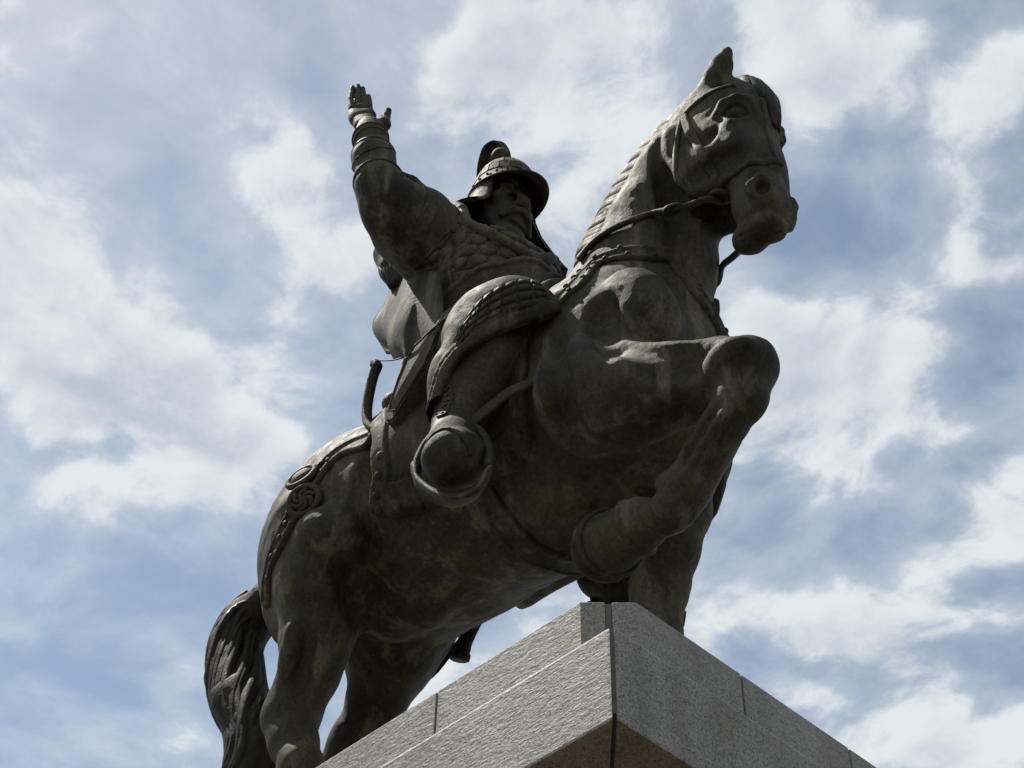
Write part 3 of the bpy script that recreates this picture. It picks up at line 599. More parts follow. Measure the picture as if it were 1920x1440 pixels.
def vnormals(V, Q):
    fn = np.cross(V[Q[:, 2]]-V[Q[:, 0]], V[Q[:, 3]]-V[Q[:, 1]]); n = np.zeros_like(V)
    for c in range(3):
        for k in range(4): n[:, c] += np.bincount(Q[:, k], weights=fn[:, c], minlength=len(V))
    return n/(np.linalg.norm(n, axis=1, keepdims=True)+1e-12)
def sculpt(name, F, lo, hi, h, mat, parent, bump=0., sm=1):
    V, Q = F.mesh(lo, hi, h)
    if bump:
        n = vnormals(V, Q); V = V+n*(bump*(vnoise(V, 22., 1)+.6*vnoise(V, 47., 2)+.3*vnoise(V, 9., 3)))[:, None]
    return link(name, world(V), Q, mat, parent)
def bounds(line, pad):
    l = np.asarray(line); return l.min(0)-pad, l.max(0)+pad
def tube(line, rad, n=8, flat=None, cap=True, closed=False):
    # swept ellipse; rad is a number or one radius per point; flat = (ratio, direction)
    L = np.asarray(line, float); m = len(L); rad = np.broadcast_to(np.asarray(rad, float), (m,))
    T = np.gradient(L, axis=0) if not closed else np.roll(L, -1, 0)-np.roll(L, 1, 0)
    T /= np.linalg.norm(T, axis=1, keepdims=True)+1e-12
    ref = np.array(flat[1], float) if flat else np.array([.31, .95, .11]); V = []
    a = ref-T[0]*(ref @ T[0]); a /= np.linalg.norm(a)
    for i in range(m):
        if flat: a = ref-T[i]*(ref @ T[i])
        else: a = a-T[i]*(a @ T[i])
        a = a/np.linalg.norm(a); b = np.cross(T[i], a)
        for k in range(n):
            t = 2*math.pi*k/n; V.append(L[i]+rad[i]*(math.cos(t)*a*(flat[0] if flat else 1)+math.sin(t)*b))
    F = []
    for i in range(m if closed else m-1):
        j = (i+1) % m
        for k in range(n): F.append((i*n+k, i*n+(k+1) % n, j*n+(k+1) % n, j*n+k))
    if cap and not closed: F += [tuple(range(n))[::-1], tuple((m-1)*n+k for k in range(n))]
    return np.array(V), F
def frame(n):
    n = np.asarray(n, float); n = n/np.linalg.norm(n); a = np.cross(n, [0, 0, 1.]) if abs(n[2]) < .95 else np.array([1., 0, 0])
    a -= n*(a @ n); a /= np.linalg.norm(a); return a, np.cross(n, a), n
def lathe(prof, n=16, sx=1., sy=1.):
    V, F = [], []
    for r, z in prof: V += [(sx*r*math.cos(2*math.pi*k/n), sy*r*math.sin(2*math.pi*k/n), z) for k in range(n)]
    for i in range(len(prof)-1):
        for k in range(n): F.append((i*n+k, i*n+(k+1) % n, (i+1)*n+(k+1) % n, (i+1)*n+k))
    F += [tuple(range(n))[::-1], tuple((len(prof)-1)*n+k for k in range(n))]
    return np.array(V), F
def placed(mesh_o, name, pos, nrm, parent, s=1., spin=0.):
    # a copy of a small piece standing on a surface
    o = mesh_o if mesh_o.parent is None and not mesh_o.get('used') else mesh_o.copy()
    if o is not mesh_o: C.collection.objects.link(o)
    mesh_o['used'] = 1
    a, b, n = frame(nrm); M = Matrix((a, b, n)).transposed().to_4x4() @ Matrix.Rotation(spin, 4, 'Z') @ Matrix.Scale(s, 4)
    M.translation = Vector(world(pos)); o.matrix_world = M; o.parent = parent; o.name = name
    return o
def patch(F, quad, off, th, n=4, shape=None):
    # a raised plate that follows a surface; quad = corner points a,b,c,d
    a, b, c, d = (np.array(q, float) for q in quad); g = []
    u = np.concatenate([[0.], np.linspace(.05, .95, n), [1.]])
    for v in u:
        for w in u:
            x, y = w, v
            if shape: x, y = shape(w, v)
            g.append((a*(1-x)+b*x)*(1-y)+(d*(1-x)+c*x)*y)
    m = len(u); ed = np.array([i in (0, m-1) or j in (0, m-1) for i in range(m) for j in range(m)])
    P0 = F.snap(np.array(g), 0, 5); nn = F.grad(P0)
    V = P0+nn*np.where(ed, off-.006, off+th)[:, None]
    Q = [(i*m+j, i*m+j+1, (i+1)*m+j+1, (i+1)*m+j) for i in range(m-1) for j in range(m-1)]
    f0 = np.cross(V[Q[len(Q)//2][1]]-V[Q[len(Q)//2][0]], V[Q[len(Q)//2][3]]-V[Q[len(Q)//2][0]])
    if f0 @ nn[len(nn)//2] < 0: Q = [q[::-1] for q in Q]
    return V, Q

# ---------------------------------------------------------------- materials
def nodes(m):
    m.use_nodes = True; t = m.node_tree; return t, t.nodes, t.links, t.nodes['Principled BSDF']
def mk_noise(N, scale, detail=6, rough=.6, vec=None, L=None):
    n = N.new('ShaderNodeTexNoise'); n.inputs['Scale'].default_value = scale; n.inputs['Detail'].default_value = detail; n.inputs['Roughness'].default_value = rough
    if vec is not None: L.new(vec, n.inputs['Vector'])
    return n
def mk_ramp(N, L, src, stops):
    r = N.new('ShaderNodeValToRGB'); e = r.color_ramp.elements
    while len(e) < len(stops): e.new(.5)
    for q, (p, c) in zip(e, stops): q.position = p; q.color = (*c, 1) if len(c) == 3 else c
    L.new(src, r.inputs[0]); return r
def mk_mix(N, L, fac, a, b, mode='MIX'):
    m = N.new('ShaderNodeMix'); m.data_type = 'RGBA'; m.blend_type = mode
    if hasattr(fac, 'node'): L.new(fac, m.inputs[0])
    else: m.inputs[0].default_value = fac
    for s, v in ((6, a), (7, b)):
        if hasattr(v, 'node'): L.new(v, m.inputs[s])
        else: m.inputs[s].default_value = (*v, 1)
    return m.outputs[2]
def bronze(name, dark=1., green=.5):
    m = bpy.data.materials.new(name); t, N, L, B = nodes(m)
    geo = N.new('ShaderNodeNewGeometry'); pos = geo.outputs['Position']
    st = N.new('ShaderNodeMapping'); st.inputs['Scale'].default_value = (1, 1, .14); L.new(pos, st.inputs['Vector'])
    big = mk_noise(N, 1.9, 8, .65, pos, L); run = mk_noise(N, 8, 7, .62, st.outputs[0], L); fine = mk_noise(N, 55, 6, .72, pos, L); mid = mk_noise(N, 11, 9, .72, pos, L); blot = mk_noise(N, 4.3, 6, .6, pos, L)
    c0 = mk_ramp(N, L, big.outputs[0], [(.34, (.016*dark, .015*dark, .011*dark)), (.50, (.040*dark, .037*dark, .026*dark)), (.64, (.078*dark, .067*dark, .045*dark))])
    gm = mk_ramp(N, L, mid.outputs[0], [(.47, (0, 0, 0)), (.64, (green, green, green))])
    c1 = mk_mix(N, L, gm.outputs[0], c0.outputs[0], (.074*dark, .078*dark, .050*dark))
    ym = mk_ramp(N, L, blot.outputs[0], [(.60, (0, 0, 0)), (.72, (.6, .6, .6))])
    c1 = mk_mix(N, L, ym.outputs[0], c1, (.075*dark, .068*dark, .022*dark))
    rm = mk_ramp(N, L, run.outputs[0], [(.52, (0, 0, 0)), (.64, (.85, .85, .85))])
    c2 = mk_mix(N, L, rm.outputs[0], c1, (.125*dark, .114*dark, .088*dark))
    dm = mk_ramp(N, L, run.outputs[0], [(.30, (.8, .8, .8)), (.42, (0, 0, 0))])
    c2 = mk_mix(N, L, dm.outputs[0], c2, (.012*dark, .012*dark, .010*dark))
    fm = mk_ramp(N, L, fine.outputs[0], [(.32, (.55, .55, .55)), (.70, (1.35, 1.35, 1.35))])
    c3 = mk_mix(N, L, 1., c2, fm.outputs[0], 'MULTIPLY')
    c3 = mk_mix(N, L, 1., c3, (1.10, 1.0, .82), 'MULTIPLY'); L.new(c3, B.inputs['Base Color']); B.inputs['Metallic'].default_value = .12; B.inputs['Specular IOR Level'].default_value = .20
    rr = mk_ramp(N, L, mid.outputs[0], [(.3, (.52, .52, .52)), (.7, (.82, .82, .82))]); L.new(rr.outputs[0], B.inputs['Roughness'])
    b1 = N.new('ShaderNodeBump'); b1.inputs['Strength'].default_value = .5; b1.inputs['Distance'].default_value = .016; L.new(mid.outputs[0], b1.inputs['Height'])
    b2 = N.new('ShaderNodeBump'); b2.inputs['Strength'].default_value = .35; b2.inputs['Distance'].default_value = .004; L.new(fine.outputs[0], b2.inputs['Height']); L.new(b1.outputs[0], b2.inputs['Normal'])
    L.new(b2.outputs[0], B.inputs['Normal']); return m
def granite(name, tint=(1, 1, 1), rough=1., grain=1.):
    m = bpy.data.materials.new(name); t, N, L, B = nodes(m)
    geo = N.new('ShaderNodeNewGeometry'); pos = geo.outputs['Position']; oi = N.new('ShaderNodeObjectInfo')
    vo = N.new('ShaderNodeTexVoronoi'); vo.inputs['Scale'].default_value = 210; L.new(pos, vo.inputs['Vector'])
    sp = N.new('ShaderNodeSeparateColor'); L.new(vo.outputs['Color'], sp.inputs[0])
    c0 = mk_ramp(N, L, sp.outputs[0], [(.0, tuple(.09*q for q in tint)), (.10, tuple(.13*q for q in tint)), (.22, tuple(.20*q for q in tint)), (.62, tuple(.25*q for q in tint)), (.9, tuple(.32*q for q in tint))])
    sh = mk_noise(N, 1.6, 6, .6, pos, L); st = mk_ramp(N, L, sh.outputs[0], [(.35, (.84, .82, .78)), (.65, (1.05, 1.04, 1.02))])
    c1 = mk_mix(N, L, 1., c0.outputs[0], st.outputs[0], 'MULTIPLY')
    pk = mk_noise(N, 7, 4, .6, pos, L); pm = mk_ramp(N, L, pk.outputs[0], [(.58, (0, 0, 0)), (.75, (.5, .5, .5))])
    c2 = mk_mix(N, L, pm.outputs[0], c1, (.25*tint[0], .20*tint[1], .155*tint[2]))
    om = mk_ramp(N, L, oi.outputs['Random'], [(0, (.93, .93, .92)), (1, (1.04, 1.03, 1.02))]); c3 = mk_mix(N, L, 1., c2, om.outputs[0], 'MULTIPLY')
    sm = N.new('ShaderNodeMapping'); sm.inputs['Scale'].default_value = (6, 6, .7); L.new(pos, sm.inputs['Vector']); dr = mk_noise(N, 1.0, 5, .6, sm.outputs[0], L)
    dm = mk_ramp(N, L, dr.outputs[0], [(.40, (.78, .75, .70)), (.56, (1, 1, 1))]); c3 = mk_mix(N, L, .8, c3, dm.outputs[0], 'MULTIPLY')
    L.new(c3, B.inputs['Base Color']); B.inputs['Roughness'].default_value = .62
    mp = N.new('ShaderNodeMapping'); mp.inputs['Scale'].default_value = (.45, .45, 1.3); L.new(pos, mp.inputs['Vector']); n1 = mk_noise(N, 80*grain, 4, .65, mp.outputs[0], L); n2 = mk_noise(N, 22*grain, 5, .6, pos, L)
    b1 = N.new('ShaderNodeBump'); b1.inputs['Strength'].default_value = .8*rough; b1.inputs['Distance'].default_value = .010; L.new(n1.outputs[0], b1.inputs['Height'])
    b2 = N.new('ShaderNodeBump'); b2.inputs['Strength'].default_value = .6*rough; b2.inputs['Distance'].default_value = .012; L.new(n2.outputs[0], b2.inputs['Height']); L.new(b1.outputs[0], b2.inputs['Normal'])
    L.new(b2.outputs[0], B.inputs['Normal']); return m
def plain(name, col, rough=.7):
    m = bpy.data.materials.new(name); t, N, L, B = nodes(m)
    geo = N.new('ShaderNodeNewGeometry'); n = mk_noise(N, 30, 6, .7, geo.outputs['Position'], L)
    r = mk_ramp(N, L, n.outputs[0], [(.3, tuple(q*.75 for q in col)), (.7, tuple(q*1.2 for q in col))]); L.new(r.outputs[0], B.inputs['Base Color']); B.inputs['Roughness'].default_value = rough
    return m
M_HORSE = bronze('bronze_horse', 1., .5); M_RIDER = bronze('bronze_rider', 1., .3); M_TACK = bronze('bronze_tack', .9, .35); M_HAIR = bronze('bronze_hair', .48, .3)
M_GRAN = granite('granite_hewn', (1.24, 1.18, 1.06), .7); M_EDGE = granite('granite_pale_edge', (1.5, 1.46, 1.36), .6); M_SOFT = granite('granite_underside', (.95, .75, .50), .6); M_JOINT = plain('mortar', (.13, .12, .10)); M_DARK = plain('open_joint', (.02, .018, .015), .9)
random.seed(4); rng = np.random.default_rng(4)

# ---------------------------------------------------------------- ground and pedestal
def box_mesh(lo, hi, bev=.006):
    bm = bmesh.new(); bmesh.ops.create_cube(bm, size=1); lo = Vector(lo); hi = Vector(hi)
    for v in bm.verts: v.co = Vector(((lo[i]+hi[i])/2+v.co[i]*(hi[i]-lo[i]) for i in range(3)))
    if bev: bmesh.ops.bevel(bm, geom=bm.edges[:], offset=bev, segments=2, affect='EDGES', profile=.6)
    return bm
def prism(poly, z0, z1, bev=.006):
    bm = bmesh.new(); a = [bm.verts.new((x, y, z0)) for x, y in poly]; b = [bm.verts.new((x, y, z1)) for x, y in poly]; n = len(poly)
    bm.faces.new(a[::-1]); bm.faces.new(b)
    for i in range(n): bm.faces.new((a[i], a[(i+1) % n], b[(i+1) % n], b[i]))
    bmesh.ops.recalc_face_normals(bm, faces=bm.faces)
    if bev: bmesh.ops.bevel(bm, geom=bm.edges[:], offset=bev, segments=2, affect='EDGES', profile=.6)
    return bm
def obj_bm(name, bm, mat, parent=None, smooth=False):
    me = bpy.data.meshes.new(name); bm.to_mesh(me); bm.free(); o = bpy.data.objects.new(name, me); C.collection.objects.link(o); o.parent = parent
    me.materials.append(mat)
    if smooth: me.polygons.foreach_set('use_smooth', [True]*len(me.polygons))
    return o

ground = bpy.data.objects.new('ground', bpy.data.meshes.new('ground')); C.collection.objects.link(ground)
ground.data.from_pydata([(-600, -600, 0), (600, -600, 0), (600, 600, 0), (-600, 600, 0)], [], [(0, 1, 2, 3)])
M_GROUND = plain('paving_stone', (.085, .08, .07), .85); ground.data.materials.append(M_GROUND); tag(ground, kind='structure')

ped = empty('pedestal', 'tall grey granite pedestal with overhanging cap under the bronze horse', 'pedestal', (0, 0, 0))
X0, X1, YW = -2.907, 1.067, .984                 # cap outline
ZT, ZB, ZS = PZ, PZ-.2286, PZ-.2286-.337         # statue level, cap top, cap underside
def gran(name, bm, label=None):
    for f in bm.faces: f.material_index = 1 if f.normal.z < -.95 else 2 if .25 < f.normal.z < .97 else 0  # bevel faces tilted upward get a paler tint of the granite
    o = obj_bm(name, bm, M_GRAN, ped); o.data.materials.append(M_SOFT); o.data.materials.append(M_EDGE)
    if label: o['label'] = label
    return o
ins, ch, jt = .055, .125, .005                   # inset of the upper course, corner chamfer, half joint
xa, xb, yw = X0+ins, X1-ins, YW-ins; dp = .34
for sx, xe in ((1, xb), (-1, xa)):
    for sy in (-1, 1):
        h = ch/2; e = jt*1.5; y0 = sy*yw
        side = [(xe-sx*ch, y0), (xe-sx*(h+e), y0-sy*(h-e)), (xe-sx*(h+e+.28), y0-sy*(h-e+.28)), (xe-sx*(h+e+.28), y0-sy*dp), ((.218+jt if sx > 0 else -2.06-jt), y0-sy*dp), ((.218+jt if sx > 0 else -2.06-jt), y0)]
        front = [(xe, y0-sy*ch), (xe-sx*(h-e), y0-sy*(h+e)), (xe-sx*(h-e+.28), y0-sy*(h+e+.28)), (xe-sx*dp, y0-sy*(h+e+.28)), (xe-sx*dp, sy*(.290+jt)), (xe, sy*(.290+jt))]
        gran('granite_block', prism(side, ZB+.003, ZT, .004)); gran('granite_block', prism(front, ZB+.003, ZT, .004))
        jp = [(xe-sx*(h+e-.001)-sx*.004, y0-sy*(h-e+.001)-sy*.004), (xe-sx*(h-e+.001)-sx*.004, y0-sy*(h+e-.001)-sy*.004), (xe-sx*(h-e+.001+.2), y0-sy*(h+e-.001+.2)), (xe-sx*(h+e-.001+.2), y0-sy*(h-e+.001+.2))]
        obj_bm('mortar_joint', prism(jp, ZB+.002, ZT-.004, 0), M_JOINT, ped)
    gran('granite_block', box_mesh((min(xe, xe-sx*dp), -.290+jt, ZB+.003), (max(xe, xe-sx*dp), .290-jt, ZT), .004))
    for y in (-.290, .290): obj_bm('mortar_joint', box_mesh((min(xe-sx*.006, xe-sx*dp), y-jt+.0005, ZB+.004), (max(xe-sx*.006, xe-sx*dp), y+jt-.0005, ZT-.003), 0), M_JOINT, ped)
xs = [.218, -.55, -1.30, -2.06]
for sy in (-1, 1):
    ya, yb = sorted((sy*yw, sy*(yw-dp)))
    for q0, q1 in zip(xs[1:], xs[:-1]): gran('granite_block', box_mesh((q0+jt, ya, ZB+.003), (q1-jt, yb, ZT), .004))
    for q in xs:
        y2, y3 = sorted((sy*(yw-.005), sy*(yw-dp)))
        obj_bm('mortar_joint', box_mesh((q-jt+.0005, y2, ZB+.004), (q+jt-.0005, y3, ZT-.003), 0), M_JOINT, ped)
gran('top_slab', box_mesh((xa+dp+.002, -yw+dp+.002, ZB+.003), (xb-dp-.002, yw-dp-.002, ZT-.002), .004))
# cap slabs, mitred at the corners
g = .0042; dd = .62; xm = (X0+X1)/2
for sx, xe in ((1, X1), (-1, X0)):
    f = [(xe, -YW+2*g), (xe, YW-2*g), (xe-sx*dd, YW-dd-2*g), (xe-sx*dd, -YW+dd+2*g)]
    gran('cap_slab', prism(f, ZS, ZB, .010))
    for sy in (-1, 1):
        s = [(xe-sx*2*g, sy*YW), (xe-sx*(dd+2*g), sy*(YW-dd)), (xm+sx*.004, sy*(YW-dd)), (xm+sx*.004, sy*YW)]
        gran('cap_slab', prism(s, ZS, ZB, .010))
        c = (xe-sx*.012, sy*(YW-.012)); k = .0065
        jp = [(c[0]-sx*k, c[1]+sy*(k-.001)), (c[0]+sx*(k-.001), c[1]-sy*k), (c[0]-sx*.25, c[1]-sy*(.25+k)), (c[0]-sx*(.25+k), c[1]-sy*.25)]
        obj_bm('mortar_joint', prism(jp, ZS+.03, ZB-.004, 0), M_JOINT, ped)
obj_bm('cap_core', box_mesh((X0+.40, -YW+.40, ZS+.05), (X1-.40, YW-.40, ZB-.004), 0), M_DARK, ped)
# shaft in panels, base course and step
oh = .36; sxa, sxb, syw = X0+oh, X1-oh, YW-oh
obj_bm('shaft_core', box_mesh((sxa+.05, -syw+.05, .3), (sxb-.05, syw-.05, ZS+.05), 0), M_JOINT, ped)
zz = np.linspace(.62, ZS-.003, 5)
for z0, z1 in zip(zz[:-1], zz[1:]):
    for sy in (-1, 1):
        xq = np.linspace(sxa, sxb, 4); y2, y3 = sorted((sy*syw, sy*(syw-.06)))
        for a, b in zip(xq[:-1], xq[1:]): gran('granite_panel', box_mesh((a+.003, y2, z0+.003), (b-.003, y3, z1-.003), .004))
    for x2, x3 in ((sxb-.06, sxb), (sxa, sxa+.06)):
        yq = np.linspace(-syw+.061, syw-.061, 3)
        for a, b in zip(yq[:-1], yq[1:]): gran('granite_panel', box_mesh((x2, a+.002, z0+.003), (x3, b-.002, z1-.003), .004))
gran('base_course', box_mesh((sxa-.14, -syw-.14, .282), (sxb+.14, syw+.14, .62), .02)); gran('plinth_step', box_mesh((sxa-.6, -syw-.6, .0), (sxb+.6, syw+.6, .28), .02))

# ---------------------------------------------------------------- the horse
HS = 1.0
horse = empty('horse_statue', 'dark bronze statue of a striding horse with braided mane and raised right foreleg', 'statue', (0, 0, 0))
sculpt('body', HB, (-1.25, -.5, -.02), (.85, .5, 2.1), .0052*HS, M_HORSE, horse, .0035)
rivet_m = None
V, Fq = lathe([(.011, -.004), (.0105, .003), (.0075, .0065), (.0030, .008)], 10)
def stud(parent, pts, F, off, s=1.):
    global rivet_m
    for p in pts:
        p = np.array(p); n = F.grad(p[None])[0]; q = F.snap(p[None], off)[0]
        if rivet_m is None:
            rivet_m = link('rivet', V*SC, Fq, M_TACK, None, raw=True)
        placed(rivet_m, 'rivet', q, n, parent, s)
def line_studs(parent, line, F, step, sides, off, s):
    seg = np.linalg.norm(np.diff(line, axis=0), axis=1); cum = np.concatenate([[0], np.cumsum(seg)])
    for j, sd in enumerate(sides):
        k = np.arange(.03+.5*step*j, cum[-1]-.03, step); pts = np.stack([np.interp(k, cum, line[:, c]) for c in range(3)], -1); t = np.stack([np.interp(k+.01, cum, line[:, c])-np.interp(k-.01, cum, line[:, c]) for c in range(3)], -1)
        n = F.grad(pts); w = np.cross(n, t); w /= np.linalg.norm(w, axis=1)[:, None]; w *= np.sign(w[:, 2:]+1e-6)
        stud(parent, [tuple(q) for q in pts+w*sd], F, off, s)
o = sculpt('breast_strap', BSF, *bounds(np.vstack([bs_line, bs_far]), .06), .0036, M_TACK, horse); line_studs(o, bs_line, HG, .060, (-.012, .020), .0100, .68); line_studs(o, bs_far, HG, .060, (-.012, .020), .0105, .78)
sculpt('girth', GIF, *bounds(gi_line, .07), .005, M_TACK, horse)
o = sculpt('saddle_cloth', CLF, (-.75, -.42, .70), (.14, .42, 1.62), .0055, M_TACK, horse); stud(o, cl_rivets+flip(cl_rivets[:2]), HG, .018, 1.1)
sculpt('saddle', SDF, (-.65, -.25, 1.25), (.10, .25, 1.65), .008, M_TACK, horse)
crup = sculpt('crupper', CRF, *bounds(cr_line, .06), .0045, M_TACK, horse); stud(crup, cr_rivets, HG, .010, .75)
CRL = Field([Fn(strap_fn(HG, cr_line*np.array([1, -1, 1]), .028, .008, .006, .009))]); crup2 = sculpt('crupper', CRL, *bounds(cr_line*np.array([1, -1, 1]), .06), .006, M_TACK, horse)
for p, r in (((-0.6484, -0.3004, 1.128), .040), ((-0.6284, -0.2988, 1.04), .042)):
    for s in (1, -1):
        q = np.array(p)*np.array([1, s, 1]); n = HG.grad(q[None])[0]; q = HG.snap(q[None], .010)[0]; a, b, n = frame(n)
        ringl = [q+r*(math.cos(t)*a+math.sin(t)*b)+.004*n for t in np.linspace(0, 2*math.pi, 24, endpoint=False)]
        v, f = tube(ringl, .009, 8, closed=True); m = link('medallion', world(v), f, M_TACK, crup, raw=True)
        if r < .041:
            v, f = lathe([(.036, -.01), (.034, .006), (.024, .014), (.010, .018)], 16); v = q+v[:, :1]*a+v[:, 1:2]*b+v[:, 2:]*n
            link('boss', world(v), f, M_TACK, crup, raw=True)
        else:
            for t0 in (.3, 1.35, 2.4):
                w = [q+.6*r*(u*(math.cos(t0)*a+math.sin(t0)*b)+.55*math.sin(u*2.6)*(math.cos(t0+1.57)*a+math.sin(t0+1.57)*b))+.007*n for u in np.linspace(-1.3, 1.3, 12)]
                v, f = tube(w, .0065, 6); link('knot', world(v), f, M_TACK, crup, raw=True)
for base, kk, nm, off_, rt in ((hf1-.13*hfn, .068, 'horseshoe', .0005, .0065), (hf0+.14*hfn, .056, 'coronet', -.001, .0055)):
    a, b, n = frame(hfn+np.array((-.05, .05, .06))*(.8 if nm == 'horseshoe' else 0)); l = HG.snap(np.array([base+kk*(math.cos(t)*a+math.sin(t)*b) for t in np.linspace(0, 2*math.pi, 30, endpoint=False)]), off_, 3)
    v, f = tube(l, rt, 8, closed=True); link(nm, world(v), f, M_TACK, horse, raw=True)
bridle = None
for n, F in BRF:
    lo_hi = {'cheek_strap': None}
    pts = np.array([q for q in dict((a, b) for a, b, c in BR)[n]])
    o = sculpt(n, F, pts.min(0)-.05, pts.max(0)+.05, .0035, M_TACK, horse)
a, b, n = frame(bit_n)
v, f = tube([bit_c+.012*n+.021*(math.cos(t)*a+math.sin(t)*b) for t in np.linspace(0, 2*math.pi, 20, endpoint=False)], .0075, 8, closed=True); link('bit_ring', world(v), f, M_TACK, horse, raw=True)
def rope(name, line, r, parent, mat=None, n=6, **k):
    l = spline(line, n); v, f = tube(l, r, 8, **k); return link(name, world(v), f, mat or M_TACK, parent, raw=True)
rl = np.array(rein); nb = HG.grad(rl); rl[4:] += nb[4:]*.008; rl[0] += nb[0]*.016
rn = rope('rein', rl, .0085, horse)
a, b, n = frame(np.array(rein[3])-np.array(rein[2]))
tt = np.linspace(0, 2*math.pi, 14, endpoint=False); u = np.array(rein[3])-np.array(rein[2]); u /= np.linalg.norm(u)
v, f = tube([np.array(rein[3])+.022*math.cos(t)*u+.012*math.sin(t)*a for t in tt], .0055, 6, closed=True); link('loop', world(v), f, M_TACK, rn, raw=True)
rope('rein', rein_far, .0085, horse)
# mane: overlapping twisted locks along the crest
mane = link('mane', *[world(q) if i == 0 else q for i, q in enumerate(tube((mane_in*.45+mane_out*.55), .030, 8))], M_HAIR, horse, raw=True)
N = 13
def at(arr, k): return np.array([np.interp(k, np.arange(len(arr)), arr[:, c]) for c in range(3)])
for i in range(N):
    t = i/(N-1)*.86-.04; k0 = t*(len(mane_in)-1); st = len(mane_in)*.34*(1+.12*rng.uniform(-1, 1)); sz = 1+.15*rng.uniform(-1, 1)
    for j in range(4):
        off = (j-1.5)*1.15+rng.uniform(-.15, .15); p0 = at(mane_in, k0+off); o0 = at(mane_out, k0+off*.8+.12*st); p3 = at(mane_out, k0+st+off*.7)
        bul = o0-at(mane_in, k0+.12*st); bul /= np.linalg.norm(bul)+1e-9; q0 = at(mane_in, k0+st*.3+off); q1 = at(mane_out, k0+st*.62+off*.8)
        hh = 1-.25*abs(j-1.5)
        l = spline([p0, q0*.72+at(mane_out, k0+st*.3+off)*.28+np.array([0, -.020*hh, .006]), q1*.82+at(mane_in, k0+st*.62)*.18+bul*.020*hh+np.array([0, -.016*hh, .004]), p3+bul*.010], 6); m = len(l)
        v, f = tube(l, sz*.0185*np.sin(np.linspace(.30, 2.95, m))**.6, 7); link('lock', world(v), f, M_HAIR, mane, raw=True)
for l in fore:
    l2 = spline(l, 6); w = .019*np.sin(np.linspace(.5, 2.8, len(l2)))**.6; v, f = tube(l2, w, 8); link('forelock', world(v), f, M_HAIR, horse, raw=True)
# tail: a core with wavy strands twisting down it
tail = sculpt('tail', TLF, *bounds(np.vstack([tail_axis, [(-.82, 0, 1.2)]]), .12), .007, M_HAIR, horse, .006)
m = len(tail_axis); T = np.gradient(tail_axis, axis=0); T /= np.linalg.norm(T, axis=1)[:, None]
core_r = np.interp(np.linspace(0, 1, m), np.linspace(0, 1, 10), [.050, .066, .070, .068, .066, .056, .056, .064, .060, .02])
for i in range(44):
    ph = i*2.399; tw = 1.7+rng.uniform(-.5, .6); s0, s1 = rng.uniform(0, .42), rng.uniform(.62, 1.0); k = np.linspace(s0*(m-1), s1*(m-1), 34).astype(float)
    c = np.stack([np.interp(k, np.arange(m), tail_axis[:, q]) for q in range(3)], -1); tt = np.stack([np.interp(k, np.arange(m), T[:, q]) for q in range(3)], -1)
    rr = np.interp(k, np.arange(m), core_r); a0 = np.cross(tt, [0, 1., 0]); a0 /= np.linalg.norm(a0, axis=1)[:, None]; b0 = np.cross(tt, a0)
    th = ph+tw*k/(m-1)*2+.25*np.sin(k*.35+ph)
    l = c+((rr*(.92+.10*np.sin(k*.22+ph)))[:, None])*(np.cos(th)[:, None]*a0+np.sin(th)[:, None]*b0)
    w = rng.uniform(.012, .022)*np.sin(np.linspace(.25, 2.95, 34))**.6; v, f = tube(l, w, 7); link('lock', world(v), f, M_HAIR, tail, raw=True)
# stirrups with their leathers
def stirrup(arch, tread, ax):
    l = spline(arch, 5); v, f = tube(l, .011, 8, flat=(1.5, ax)); o = link('stirrup', world(v), f, M_TACK, horse, raw=True)
    l = spline(tread, 4); v, f = tube(l, [.008]+[.010]*(len(l)-2)+[.008], 10, flat=(4.0, ax)); link('tread', world(v), f, M_TACK, o, raw=True)
AX = np.array((.60, -.45, -.55)); AX /= np.linalg.norm(AX)
ar = [(-0.1296, -0.365, 0.7457), (-0.1302, -0.362, 0.7885), (-0.1139, -0.357, 0.8332), (-0.0799, -0.352, 0.8558), (-0.0335, -0.35, 0.8436), (0.0194, -0.35, 0.8), (0.0635, -0.352, 0.7438), (0.0916, -0.356, 0.6736), (0.099, -0.362, 0.6107)]
trd = [(-0.1301, -0.365, 0.7508), (-0.0949, -0.37, 0.6855), (-0.0304, -0.374, 0.6118), (0.0299, -0.374, 0.5672), (0.0774, -0.37, 0.5603), (0.0963, -0.362, 0.6035)]
stirrup(ar, trd, AX)
sh = np.array((-.10, 0, .11)); ml = lambda q: tuple(np.array(q)*np.array((1, -.85, 1))+sh)
stirrup([ml(q) for q in ar], [ml(q) for q in trd], AX*np.array((1, -1, 1)))
tp = (0.0124, -0.35, 0.8068)
rope('stirrup_leather', [tp, (0.0374, -0.33, 0.8448), (0.0895, -0.31, 0.8833), (0.1483, -0.28, 0.9265), (.10, -.26, 1.20), (-.10, -.20, 1.40)], .020, horse, flat=(.35, (.3, -1, .2)))
tp = ml(tp)
rope('stirrup_leather', [tp, (.02, .27, 1.10), (.0, .24, 1.30), (-.10, .20, 1.40)], .020, horse, flat=(.35, (.3, 1, .2)))

